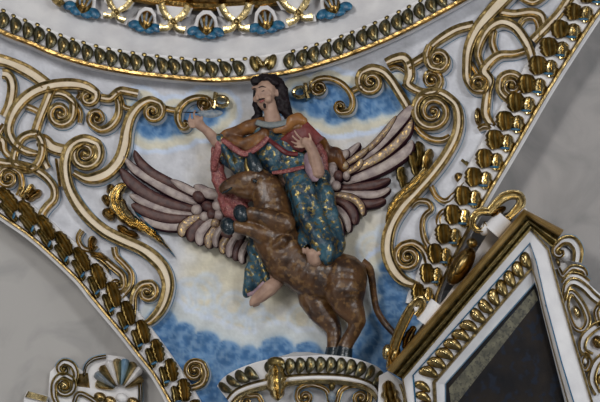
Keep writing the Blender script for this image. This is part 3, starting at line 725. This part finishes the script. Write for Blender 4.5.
# carved border to the right of the frame
def FB(px, py, h): return FR(px, py, h - 8)
bd = thing('carved_border', FB(585,340,-20), 'white carved border with gilt curls right of the dark painted panel', 'carving')
mb = MB(); poly_slab(mb, [(549,246),(566,244),(577,262),(590,285),(640,330),(640,424),(600,424),(578,350),(560,288)], -2, -30, FB); obj('ground', mb, 'stucco', bd, smooth=False)
strap('', smooth_path([(577,262,10),(578,250,11),(572,241,11),(563,241,9),(556,247,7)]), (560,252), w=9, rim=3.4, depth=14, lift=10, F=FB, parent=bd, boss=3, top='stucco')
mb = MB(); blob(mb, 565, 254, 9, 7, .8, -2, 12, FB, skirt=6); obj('roll', mb, 'stucco', bd)
for pts, w in (([(558,268,5),(563,276,6),(572,268,7),(583,270,7),(586,276,5)], 6), ([(563,284,6),(570,276,8),(580,277,8),(588,283,8)], 7), ([(564,300,6),(567,286,8),(574,282,9),(584,287,9),(594,297,9),(606,306,9)], 8),
               ([(570,318,5),(566,304,7),(571,292,7),(582,304,7),(588,320,7),(583,330,6),(575,328,5),(570,318,5)], 6), ([(604,300),(596,312),(600,326)], 6),
               ([(606,322,8),(594,328,9),(584,338,9),(583,350,8),(592,356,7)], 8), ([(582,358,5),(586,354,5),(590,362,5),(586,370,5),(581,366,5),(582,358,5)], 4), ([(606,354,8),(596,364,9),(592,380,9),(598,394,8)], 8)):
    strap('', pts, None, w=w, rim=2.8, depth=8, lift=4, F=FB, parent=bd, boss=0, top='stucco')
for x, y, a, b, m in ((577,312,7,3.6,'goldb'), (598,342,7,6,'rust'), (585,361,4,2.6,'stucco'), (603,379,7,7,'gold'), (573,296,3,2,'gold'), (558,262,5,2.2,'gold')):
    mb = MB(); blob(mb, x, y, a, b, 1.2, 1, 6, FB, skirt=4); obj('boss', mb, m, bd)

# ------------------------------------------------------------------ shell cartouche, lower left
def FC(px, py, h): return Q(px, py, -26 + h)
ct = thing('shell_cartouche', FC(125, 400, 0), 'gilt and white scallop shell crest between dark scrolls at the bottom left', 'cartouche')
mb = MB(); poly_slab(mb, [(60,424),(48,398),(50,372),(60,362),(76,366),(84,372),(92,360),(108,355),(124,357),(134,366),(138,384),(138,424)], 0, -8, FC); obj('ground', mb, 'stucco', ct, smooth=False)
for k in range(9):
    a = math.radians(196 + k*17); R1 = 30 if k not in (0, 8) else 26
    cx, cy = 120, 391
    m = ['goldb', 'quill', 'gold', 'stucco', 'goldb', 'blueline', 'goldb', 'stucco', 'gold'][k]
    mb = MB(); lobed(mb, [(cx + 6*math.cos(a), cy + 6*math.sin(a), 2.5), (cx + R1*.55*math.cos(a), cy + R1*.55*math.sin(a)*1.05, 6.5), (cx + R1*math.cos(a), cy + R1*math.sin(a)*1.1, 10)], FC, 3 + 3*math.sin(PI*k/8), 4, 1, 1, .05, 8); obj('shell_rib', mb, m, ct)
for x, y, r in ((100,397,5),(110,401,5),(122,398,5),(133,402,5)):
    mb = MB(); blob(mb, x, y, r*1.3, r, .3, 1, 6, FC, skirt=4); obj('lower_lobe', mb, 'gold' if x != 122 else 'stucco', ct)
for pts, c, w in (([(60,408,5),(54,396,6),(55,382,7),(63,375,7),(72,379,6)], (64,386), 6), ([(74,384,5),(76,374,6),(72,365,7),(64,362,7),(59,366,6)], (64,369), 6), ([(84,378,3),(86,366,3),(94,359,4),(106,356.5,4)], None, 3), ([(136,372,3),(140,384,4),(141,402,3)], None, 3), ([(72,412,4),(78,394,5),(92,399,5),(104,410,5)], None, 5)):
    strap('', pts, c, w=w, rim=2.2, depth=5, lift=3, F=FC, parent=ct, boss=2.5, gold='olive', top='stucco')
mb = MB(); blob(mb, 64, 385, 5, 5, 0, 2, 5, FC, skirt=4); obj('boss', mb, 'goldb', ct)
mb = MB(); o4 = [(76,374),(88,373),(90,388),(76,386)]
mb.add([FC(x, y, 1) for x, y in o4] + [FC(82, 381, 9)], [[0,1,4],[1,2,4],[2,3,4],[3,0,4]]); obj('pyramid', mb, 'gold', ct, smooth=False)
t = thing('gilt_block', FC(36,397,0), 'small gold-topped block at the bottom edge left of the shell crest', 'ornament')
mb = MB(); poly_slab(mb, [(24,398),(27,391),(48,396),(48,424),(22,424)], 4, -8, FC); obj('block', mb, 'stucco', t, smooth=False)
mb = MB(); poly_slab(mb, [(25,397),(28,391),(48,396.5),(46,402)], 8, 2, FC, bev=1); obj('gilt_top', mb, 'goldb', t, smooth=False)
# ------------------------------------------------------------------ the brown winged ox
ox = thing('winged_ox', Q(340, 352, 20), 'glossy brown winged ox rearing up on the pedestal, carrying the robed person', 'ox')
body = [
 [(224.5,188.5,30,6.2),(229,186.5,31,8.2),(237,184,32,10.5),(247,183,33,13),(257,182,33,14)],
 [(241,189,31,9),(251,191,32,10)],
 [(257,180,32,13.5),(267,190,30,16.5),(272,206,28,19),(273,222,27,22.5),(277,240,26,24.5),(289,259,24,25),(306,272,22,23.5),(326,277,21,23),(342,279,20,26)],
 [(345,278,24,23),(345,290,28,21),(347,301,28,16.5),(353,312,28,12),(358,321,27,8.4),(353,332,25,7.2),(347,342,24,7),(344,350,24,7.5)],
 [(312,285,14,17),(314,298,12,16),(320,311,12,13),(329,321,12,11),(334,330,12,8),(334,341,12,7.4),(334,350,12,7.6)],
 [(284,224,42,12),(272,220,46,10),(262,216,48,8),(251,214,49,7.4)],
 [(280,240,36,11),(264,235,42,9.5),(252,230,45,7.6),(238,226.5,46,7)],
 [(283,241,46,6),(276,245,43,6)],
 [(257,176,42,4),(262,177,42,4)],
 [(232,180,37,3),(243,177,39,3)],
]
oxb = fuse('body', body, 'ox', ox, voxel=.012, smooth=3, flat=.85, jitter=.006, jscale=7)
def hoofm(name, pts, m='hoof'):
    mb = MB(); tubeq(mb, pts, Q, ns=14); return obj(name, mb, m, ox)
def ell(name, x, y, h, a, b, an, d, m, parent, ns=16):
    """closed ellipsoid, d = half depth"""
    mb = MB(); rows = []
    for i in range(1, 8):
        f = PI*i/8; r = math.sin(f); rows.append([Q(x + a*r*math.cos(t)*math.cos(an) - b*r*math.sin(t)*math.sin(an), y + a*r*math.cos(t)*math.sin(an) + b*r*math.sin(t)*math.cos(an), h - d*math.cos(f)) for t in [2*PI*j/ns for j in range(ns)]])
    mb.loft(rows, close=True, caps=True); return obj(name, mb, m, parent, sharp=80)
ell('hoof', 241, 213.5, 49, 9.5, 7.8, 1.2, 8, 'hoof', ox)
ell('hoof', 228, 226, 45, 9.5, 7.8, 1.2, 8, 'hoof', ox)
hoofm('hoof', [(345,347,24,7.8),(344,351,24,8.6),(343,357,24,9.4)])
hoofm('hoof', [(334,347,12,7.8),(334,351,12,8.4),(333,357,12,9)])
mb = MB(); tubeq(mb, [(362,262,16,4.5),(369,268,14,4.2),(372,280,11,3.6),(374,296,8,3.4),(377,310,7,3.4),(384,322,7,3.4),(393,332,8,3.2),(400,337,8,2.6)], Q, ns=10); obj('tail', mb, 'ox', ox)
mb = MB(); tubeq(mb, [(259,172,40,5.5),(255,166,41,6.6),(252,159,41,5),(249.5,152.5,40,1.2)], Q, ns=12, flat=.6); tag(obj('ear', mb, 'hoof', ox), 'dark blue-black ear')
mb = MB(); tubeq(mb, [(248,171,38,3),(246.5,165,38,2.6),(246,158,37,1)], Q, ns=10); obj('horn', mb, 'olive', ox)
ell('eye_lid', 254.5, 180.5, 43.5, 4.6, 3.4, .4, 3, 'ox', ox); ell('eye', 254.8, 180.8, 45.6, 2.6, 2, .3, 1.8, 'hoof', ox)
ell('nostril', 222.5, 187, 34.6, 1.6, 1.0, .6, 1, 'hoof', ox)
mb = MB(); tubeq(mb, [(222,193,36.5,.7),(227,191,38,1.0),(232,187.5,39,.8)], Q); obj('mouth', mb, 'hoof', ox)

def feather(parent, pts, m, h0=2, rnd=.16, name='feather'):
    path = smooth_path([(p[0], p[1], p[2]) for p in pts], 1.6); T = frames(path); n = len(path); rows = []
    for i, ((x, y, w), (tx, ty)) in enumerate(zip(path, T)):
        nx, ny = -ty, tx; t = i/(n-1)
        e = math.sqrt(max(.03, 1 - (1 - min(t, rnd)/rnd)**2)) * math.sqrt(max(.1, 1 - (max(0, t-.9)/.1)**2*.8))
        ww = w/2*e; hh = h0
        pr = [(-1, -7), (-1, 0), (-.8, 1.4), (-.4, 2.6), (0, 2.0), (.4, 2.6), (.8, 1.4), (1, 0), (1, -7)]
        rows.append([S(x + nx*u*ww, y + ny*u*ww, hh + q*(e*.6+.4)) for u, q in pr])
    mb = MB(); mb.loft(rows, mis=[1, 1, 0, 0, 0, 0, 1, 1]); 
    mb.add(rows[0], [[0,1,2,3,4,5,6,7,8]], 1)
    return obj(name, mb, [m, 'fgap'], parent, sharp=50)
def scale(parent, x, y, a, b, an, m, h=6):
    mb = MB(); blob(mb, x, y, a+.7, b+.7, an, h-3, 2, S, skirt=5, nr=2, mi=1); blob(mb, x, y, a, b, an, h-1.6, 3.4, S, skirt=1, nr=4); return obj('covert', mb, [m, 'fgap'], parent, sharp=60)
# (pieces of this list: tip first)
wl = bpy.data.objects.new('wing', None); col.objects.link(wl); wl.parent = ox; wl.location = Q(215, 205, 4) - wloc(ox)
B, A_, C_ = 'fbrown', 'flight', 'fgold'
for h0, m, pts in (
 (3, B, [(135,151,6),(140,162,9),(153,174,10),(172,184,9),(196,197,6)]),
 (5, A_, [(172,181,4),(182,187,9),(196,194,9),(203,196,7)]),
 (2, A_, [(124,157,5),(134,169,9),(152,181,10),(175,194,11),(198,204,7)]),
 (3, B, [(121,169,8),(131,182,12),(150,196,13),(172,205,11),(199,211,7)]),
 (2, A_, [(130,195,7),(146,203,10),(170,212,9),(199,216,7)]),
 (3, B, [(132,205,8),(148,213,11),(170,219,11),(199,219,7)]),
 (1, A_, [(140,217,6),(156,224,10),(176,227,10),(196,221,7)]),
 (6, C_, [(183,238,8),(184,229,11),(192,222,11),(203,217,6)]),
 (6.5, B, [(192,243,8),(193,234,11),(199,226,10),(208,220,6)]),
 (7, A_, [(202,247,8),(201,237,11),(207,228,10),(215,221,6)]),
 (7.5, C_, [(211,250,7),(210,241,10),(215,232,9),(221,225,6)]),
 (8, A_, [(218,249,6),(217,241,8),(220,233,8),(226,227,6)]),
 (7, C_, [(225,255,7),(224,246,9),(229,238,8),(234,232,6)]),
 (8, A_, [(231,259,7),(231,250,9),(235,242,8),(240,236,6)]),
 (7, B, [(237,262,6),(237,254,8),(240,246,8),(244,240,5)]),
 (8, A_, [(244,265,6),(243,257,8),(246,249,8),(249,243,5)])):
    feather(wl, pts, m, h0)
for x, y, a, b, an, m, h in ((211,195,11,5.5,.25,A_,8),(222,202,7,7,0,A_,7),(200,198,6.5,5.5,.6,B,9),(198,211,5.5,5.5,0,A_,9),(209,208,6,5,.4,B,10),(219,208,6,5,.8,A_,10),(206,218,4.8,4.8,0,A_,10),(213,216,4.8,4.8,0,B,11),(220,217,5,5,0,A_,10),(217,225,4.5,5,0,C_,11),(226,213,5,6,0,B,9),(240,237,6,5,0,A_,10),(228,236,7,4,.5,B,9),(203,190,9,4,.35,A_,6)):
    scale(wl, x, y, a, b, an, m, h)
wr = bpy.data.objects.new('wing', None); col.objects.link(wr); wr.parent = ox; wr.location = Q(335, 180, 4) - wloc(ox)
for h0, m, pts in (
 (2, A_, [(413,106,9),(404,118,12),(390,134,12),(372,151,12),(350,168,8)]),
 (4, C_, [(397,117,4),(388,130,6.5),(374,146,7),(352,163,5)]),
 (4.5, A_, [(361,144,4),(354,151,8),(344,160,8)]),
 (6, C_, [(370,149,4),(362,156,8),(347,166,6)]),
 (5, C_, [(413,121,6),(407,134,10),(392,150,10),(372,163,10),(348,175,6)]),
 (3, A_, [(413,141,7),(407,152,12),(388,166,12),(366,176,11),(344,184,6)]),
 (7, C_, [(364,161,5),(359,168,8),(348,175,6)]),
 (4, B, [(391,180,6),(378,185,9),(360,188,9),(340,189,6)]),
 (3, A_, [(391,189,6),(378,195,9),(360,195,9),(338,192,6)]),
 (2, B, [(386,200,6),(374,204,9),(358,204,9),(345,200,6)]),
 (6, C_, [(364,217,6),(362,207,9),(352,199,9),(334,196,6)]),
 (6.5, B, [(356,226,7),(354,214,10),(346,205,9),(333,200,6)]),
 (7, A_, [(350,234,6),(348,222,9),(341,212,8),(330,206,5)]),
 (7.5, C_, [(342,238,7),(341,227,9),(336,217,8),(328,210,5)]),
 (7, A_, [(335,234,5),(334,226,7),(330,218,6)])):
    feather(wr, pts, m, h0)
for x, y, a, b, an, m, h in ((337,160,10,8,-.8,A_,12),(333,172,8,6,-1.2,A_,11),(346,168,4.5,4.5,0,C_,12),(340,178,4.5,5.5,0,B,12),(348,178,3.5,4.5,0,A_,11),(331,184,6,7,.5,A_,12),(338,188,5,5,0,A_,13),(329,198,7,6,.6,A_,12),(330,208,4.5,4.5,0,B,12),(346,157,6,4,-.8,A_,11)):
    scale(wr, x, y, a, b, an, m, h)

# ------------------------------------------------------------------ the robed person
sa = thing('robed_person', Q(290, 250, 20), 'dark-haired bearded person in blue and gold robe and brown cape seated on the ox', 'person')
def folds(p): return .015*math.sin(p.x*34 + 6*noise.noise(p*2.2) + p.z*9) + .006*noise.noise(p*14)
# body: head, neck, arms with hands, feet – one fused mesh
def hand(base, dirs, palm_r=4.2, fr_=1.45):
    bx_, by_, bh = base; ch = []
    for (ax, ay, ah, L, curl) in dirs:
        x0, y0, h0 = bx_ + ax, by_ + ay, bh + ah
        an = curl[0]; pts = [(bx_, by_, bh, 2.2), (x0, y0, h0, fr_+.25)]; x, y, h = x0, y0, h0
        for k in range(3):
            a = math.radians(curl[0] + curl[1]*k); x += L/3*math.cos(a); y -= L/3*math.sin(a); h += curl[2]; pts.append((x, y, h, fr_ - .12*k))
        ch.append(pts)
    return ch
sk = [
 [(276,150,20,9),(274,132,24,9),(273,121,32,9),(271,112,33,7.5),(269,104,34,7.5)],                                # neck
 [(266,90,36,10.5),(265,95,37,10.5),(264.5,101,37,8.2),(265,106,37,5.4)],              # skull to chin
 [(258.8,90,42,2.4),(256.6,95,45.5,1.7),(257.2,98.4,46,2.1)],                             # nose
 [(253.5,88,41,2.2),(259,87,44,2.4),(266,88.5,44,2.2)],                               # brow
 [(256,99,41,3.6)], [(268,99,42.5,4.4)], [(264.5,106.5,41,3.4)], [(277.5,91,35,2.2),(277,95,35,2)],
 [(228,146,24,6.8),(217,142,27,6.4),(209,133,30,5.2),(203.5,128,31,4.4)],           # raised forearm
 [(203,128,31,4.6),(199,124,32,5.6),(197,119.5,33,4.6)],
 [(318,172,34,7),(315,160,38,6.6),(312,150,41,5.4),(309,144.5,43,5.4),(305.5,142,44,5)],      # lowered forearm and palm
 [(277,282,18,7),(270,288,22,8),(262,295,23,7),(256,299.5,23,5.6),(253,302,23,4)],  # foot on the left
 [(318,263,34,6.2),(314,259,42,7.2),(312,254.5,46,6)],                                 # foot on the right
]
sk += [[(273,130,22,7),(250,142,18,7),(232,146,20,7),(228,146,24,6)], [(276,132,22,7),(298,136,20,7),(314,156,24,6),(318,172,32,6)],
 [(276,150,20,9),(284,172,20,9),(298,186,24,8),(308,214,24,7),(315,244,26,6),(317,260,34,6)], [(284,172,16,8),(272,205,8,8),(264,245,8,7),(272,272,12,6),(277,282,18,6)]]
sk += [[(304+ k*3.8, 252 - (k == 1)*.8 + k*.4, 47, 2.0), (303.4 + k*3.9, 249 - (k == 1)*1 + k*.5, 47.5, 1.7 - k*.12)] for k in range(5)]
sk += [[(254,302.5 + .2, 23 , 2.2),(251, 304.6, 23, 1.8)], [(257,299,25,2.2),(252.2,300.6,25.5,1.7)], [(258,304,18,2),(254,306,18,1.5)]]
sk += hand((198,122,33), [(-2.6,-3,3,9,(118,-26,1.0)), (-5,-.6,2.4,8.5,(140,-30,.9)), (-5.4,2.4,1.6,7.5,(160,-34,.8)), (-4.6,5,.6,6.5,(180,-40,.8)), (3.6,-2.6,1,12,(82,8,.2))], fr_=1.35)
sk += hand((306,143.5,44), [(-4,-1,0,11.5,(160,-14,.3)), (-3.4,-3.6,0,12,(142,-10,.4)), (-4.4,1.2,0,10.5,(172,-10,.3)), (-3.6,3.4,-.4,8,(186,-10,.2)), (5,-2,1,8,(96,8,.3))], fr_=1.3)
person = fuse('body', sk, 'skin', sa, voxel=.007, smooth=2, flat=.9)
# face details
ell('eye', 263, 91, 46, 2.0, .8, -.25, .7, 'hair', sa); ell('eye', 256.8, 92.6, 43.4, 1.2, .6, -.3, .6, 'hair', sa)
mb = MB(); tubeq(mb, [(258.5,87.6,46,.45),(262,86.2,46.4,.7),(266,87.4,45.6,.4)], Q); obj('eyebrow', mb, 'hair', sa)
mb = MB(); tubeq(mb, [(252.4,89.6,43.4,.35),(254.2,88.4,43.6,.6),(256,88.8,44,.4)], Q); obj('eyebrow', mb, 'hair', sa)
ell('mouth', 261.8, 101.2, 45.6, 2.9, 1.2, -.42, 1.2, 'lip', sa)
mb = MB(); tubeq(mb, [(258.2,100,45.2,.5),(261.2,99,46.2,.8),(264.8,98.4,45.4,.5)], Q); obj('moustache', mb, 'hair', sa)
ell('beard', 264.6, 105.8, 44, 1.6, 2.8, -.2, 1.8, 'hair', sa)
hairc = [[(253.5,84,32,2.6),(256,81,36,5),(264,79,36,6),(273,80,35,6.4),(280,85,33,6),(283,93,31,6),(285,103,29,6.2),(287,112,28,6),(290,119,27,5),(293,123,26,3.4)],
         [(260,86,26,5),(257,97,25,4.5),(257,106,28,5),(259,113,29,4.5),(254,120,28,3)], [(272,86,30,9),(278,96,29,8),(281,107,28,7)], [(258,79.5,38,3.2),(268,79.5,40,3.6),(276,83,40,4)]]
fuse('hair', hairc, 'hair', sa, voxel=.0085, smooth=2, jitter=.02, jscale=16)
# blue robe
robe = [
 [(262,128,22,11),(266,140,25,14),(272,152,25,15),(280,164,24,14)], [(286,132,22,10),(290,145,24,13),(292,160,24,14),(296,170,24,13)],
 [(232,143,22,9),(226,151,24,9),(233,162,22,10),(244,170,20,9)], [(218,140,28,5),(226,138,26,5),(236,142,24,6)], [(240,150,21,12),(252,146,22,12),(262,146,24,12)], [(250,160,16,11),(262,160,18,12)],
 [(300,152,24,10),(308,172,24,9),(322,178,18,8)], [(286,158,28,10),(300,156,28,8)],
 [(296,176,28,13),(302,190,33,14),(306,204,34,14),(311,220,37,13.5),(317,234,40,12.5),(324,247,41,11),(326,256,40,9)],
 [(318,178,18,8),(324,196,20,10),(328,212,21,10),(332,228,25,9),(335,244,30,10),(332,257,34,8)],
 [(298,196,24,10),(299,212,24,8),(301,228,25,7),(302,240,36,6),(303,246,42,4)], [(308,190,40,6),(314,206,41,4),(320,224,39,4),(330,244,30,4)], [(302,186,42,6),(304,206,42,3.4),(307,226,40,3.4),(307,238,36,2.6)],
 [(290,180,22,8),(293,196,22,8)],
]
fuse('robe', robe, 'robe', sa, voxel=.0125, smooth=2, jfun=folds, flat=.85)
skirt = [[(258,236,14,12),(258,252,14,11),(256,268,14,10),(250,286,13,7),(247,293,13,4)], [(266,248,12,10),(272,264,12,8),(280,276,12,6)], [(252,262,18,5),(249,278,18,4),(246,292,16,3)], [(262,256,22,4),(266,270,20,4),(268,280,18,4)], [(262,276,13,8),(258,284,13,6)], [(268,274,13,8),(272,278,13,6)]]
tag(fuse('robe_skirt', skirt, 'robe', sa, voxel=.0125, smooth=2, jfun=folds, flat=.8), 'lower skirt of the robe behind the ox')
mb = MB(); tubeq(mb, [(247,294.5,17,2),(254,293,19,2.4),(260,288,21,3),(265,283,21,3)], Q); obj('hem', mb, 'lilac', sa)
# capes
cape = [[(226,134,27,5),(238,131,28,7),(250,127,30,8),(262,123,31,7)], [(222,136,27,4),(232,140,28,7),(243,145,30,7),(254,141,32,7),(264,135,34,7)], [(236,146,30,4),(246,149,31,4),(256,145,34,5),(266,137,36,4)], [(280,128,34,5),(290,124,34,6),(298,121,33,6)], [(285,132,34,4),(300,126,34,5)]]
fuse('cape', cape, 'cape', sa, voxel=.0125, smooth=3, jitter=.012, jscale=8)
fuse('cape_shoulder', [[(288,127,36,5),(293,121,36,7),(298,119,35,7)], [(276,130,36,4),(284,129,37,4.4)], [(296,120,36,6),(303,121,36,5)]], 'orange', sa, voxel=.012, smooth=3)
mb = MB(); poly_slab(mb, [(280,139),(305,119),(324,138),(312,148),(301,152),(294,149)], 37, 26, Q, bev=1); tag(obj('cape_lining', mb, 'red', sa, sharp=60), 'dark red turned-back cape lining')
mb = MB(); tubeq(mb, [(219,138,30,1.8),(227,143,33,2.8),(236,150,35,3.2),(245,154,36,3.2),(254,150,38,3),(263,143,40,2.8),(268,137,40,2.2)], Q, flat=.8); obj('cape_hem', mb, 'pink', sa)
mb = MB(); tubeq(mb, [(268,139,39,2),(277,146,38,2.4),(287,153,38,2.6),(298,154,37,2.2)], Q, flat=.8); obj('cape_hem', mb, 'red', sa)
fuse('cape_fall', [[(218,150,16,6),(217,165,14,7),(219,180,14,8),(226,192,14,9),(236,202,14,9),(244,208,14,6)], [(224,200,12,7),(230,212,12,7),(240,218,12,5)], [(214,148,22,3),(213,160,20,3),(216,178,18,3)], [(250,196,16,6),(240,196,16,8)]], 'pink', sa, voxel=.0125, smooth=3, jitter=.01, jscale=20)
fuse('cape_back', [[(316,142,14,8),(325,150,12,9),(336,158,10,9),(344,166,8,6)], [(318,160,12,9),(322,174,10,9)]], 'cape', sa, voxel=.0125, smooth=3, jfun=folds)
fuse('cape_back_lining', [[(317,146,21,5),(322,156,20,6),(324,168,18,5),(322,174,18,4)]], 'pink', sa, voxel=.012, smooth=3, jitter=.01, jscale=20)
fuse('sleeve', [[(311,158,33,7.4),(313,168,33,8.4),(314,176,32,6)], [(306,160,34,3),(308,172,34,3),(313,180,33,2.4)], [(320,158,34,2.4),(322,170,33,2.6),(316,180,33,2.4)]], 'lilac', sa, voxel=.0115, smooth=3, jitter=.006)
fuse('sleeve', [[(217,139,30,3.4),(219,148,29,4.4),(216,158,26,4.4),(214,168,22,4)]], 'pink', sa, voxel=.0115, smooth=3, jitter=.006)
mb = MB(); tubeq(mb, [(256,122,36,3),(264,124.5,39,3.2),(274,125,40,3.2),(284,123,39,3),(290,119.5,36,2.6)], Q, flat=.8); obj('collar', mb, 'collar', sa)
mb = MB(); tubeq(mb, [(272,173,34,1.8),(284,171.5,38,2.2),(296,169,39,2.2),(304,167,37,1.8)], Q); obj('belt', mb, 'pink', sa)
t = thing('quill', Q(195, 113, 36), 'blue-grey quill pen held in the raised hand', 'quill')
mb = MB(); lobed(mb, [(223,112.5,4),(213,114,7.5),(203,113.5,6),(196,112.5,2.5)], Q, 36, 1, 1, 3, .05, 1.2); obj('vane', mb, 'quill', t)
mb = MB(); tubeq(mb, [(220,112.5,36.4,.5),(200,112.6,36.6,.7),(190,112.4,36,.7),(182,112,35,.3)], Q, ns=6); obj('shaft', mb, 'hair', t)
# ------------------------------------------------------------------ camera and light
cam = bpy.data.cameras.new('camera'); cam.lens = 72; cam.sensor_width = 36; cam.sensor_fit = 'HORIZONTAL'
co = bpy.data.objects.new('camera', cam); co.location = (0, -CAM, ZC); co.rotation_euler = (PI/2, 0, 0); col.objects.link(co); sc.camera = co

def area(name, loc, target, size, power, color, sy=None):
    l = bpy.data.lights.new(name, 'AREA'); l.shape = 'RECTANGLE'; l.size = size; l.size_y = sy or size; l.energy = power; l.color = color
    o = bpy.data.objects.new(name, l); o.location = loc; col.objects.link(o)
    o.rotation_euler = (Vector(target) - Vector(loc)).to_track_quat('-Z', 'Y').to_euler(); return o
area('window_and_fill_light', (-5.0, -9.5, 11.5), (0, 0, 6), 2.4, 490, (1, .985, .97))
area('window_and_fill_light', (4.5, -10.5, 9.5), (1, 0, 6), 2.0, 400, (.96, .98, 1))  # fill lamp added to brighten the right side, not a window
area('window_and_fill_light', (7.5, -6.0, 3.0), (2, 0, 6), 1.6, 120, (.86, .93, 1))
area('window_and_fill_light', (-7.5, -7.0, 4.0), (-1, 0, 6), 1.4, 90, (1, .95, .88))
w = bpy.data.worlds.new('interior'); sc.world = w; w.use_nodes = True
nt = w.node_tree; bg = nt.nodes['Background']
tc_ = nt.nodes.new('ShaderNodeTexCoord'); no = nt.nodes.new('ShaderNodeTexNoise'); no.inputs['Scale'].default_value = 3.2; no.inputs['Detail'].default_value = 2
rp = nt.nodes.new('ShaderNodeValToRGB'); e = rp.color_ramp.elements
e[0].position = .6; e[0].color = (.12, .13, .145, 1); e[1].position = .66; e[1].color = (3.2, 3.1, 2.9, 1)  # bright noise patches, made up to give the gilding glints
nt.links.new(tc_.outputs['Generated'], no.inputs['Vector']); nt.links.new(no.outputs['Fac'], rp.inputs['Fac']); nt.links.new(rp.outputs['Color'], bg.inputs['Color'])
bg.inputs['Strength'].default_value = .75
sc.view_settings.view_transform = 'Standard'; sc.view_settings.look = 'None'; sc.view_settings.gamma = 1; sc.view_settings.exposure = 0
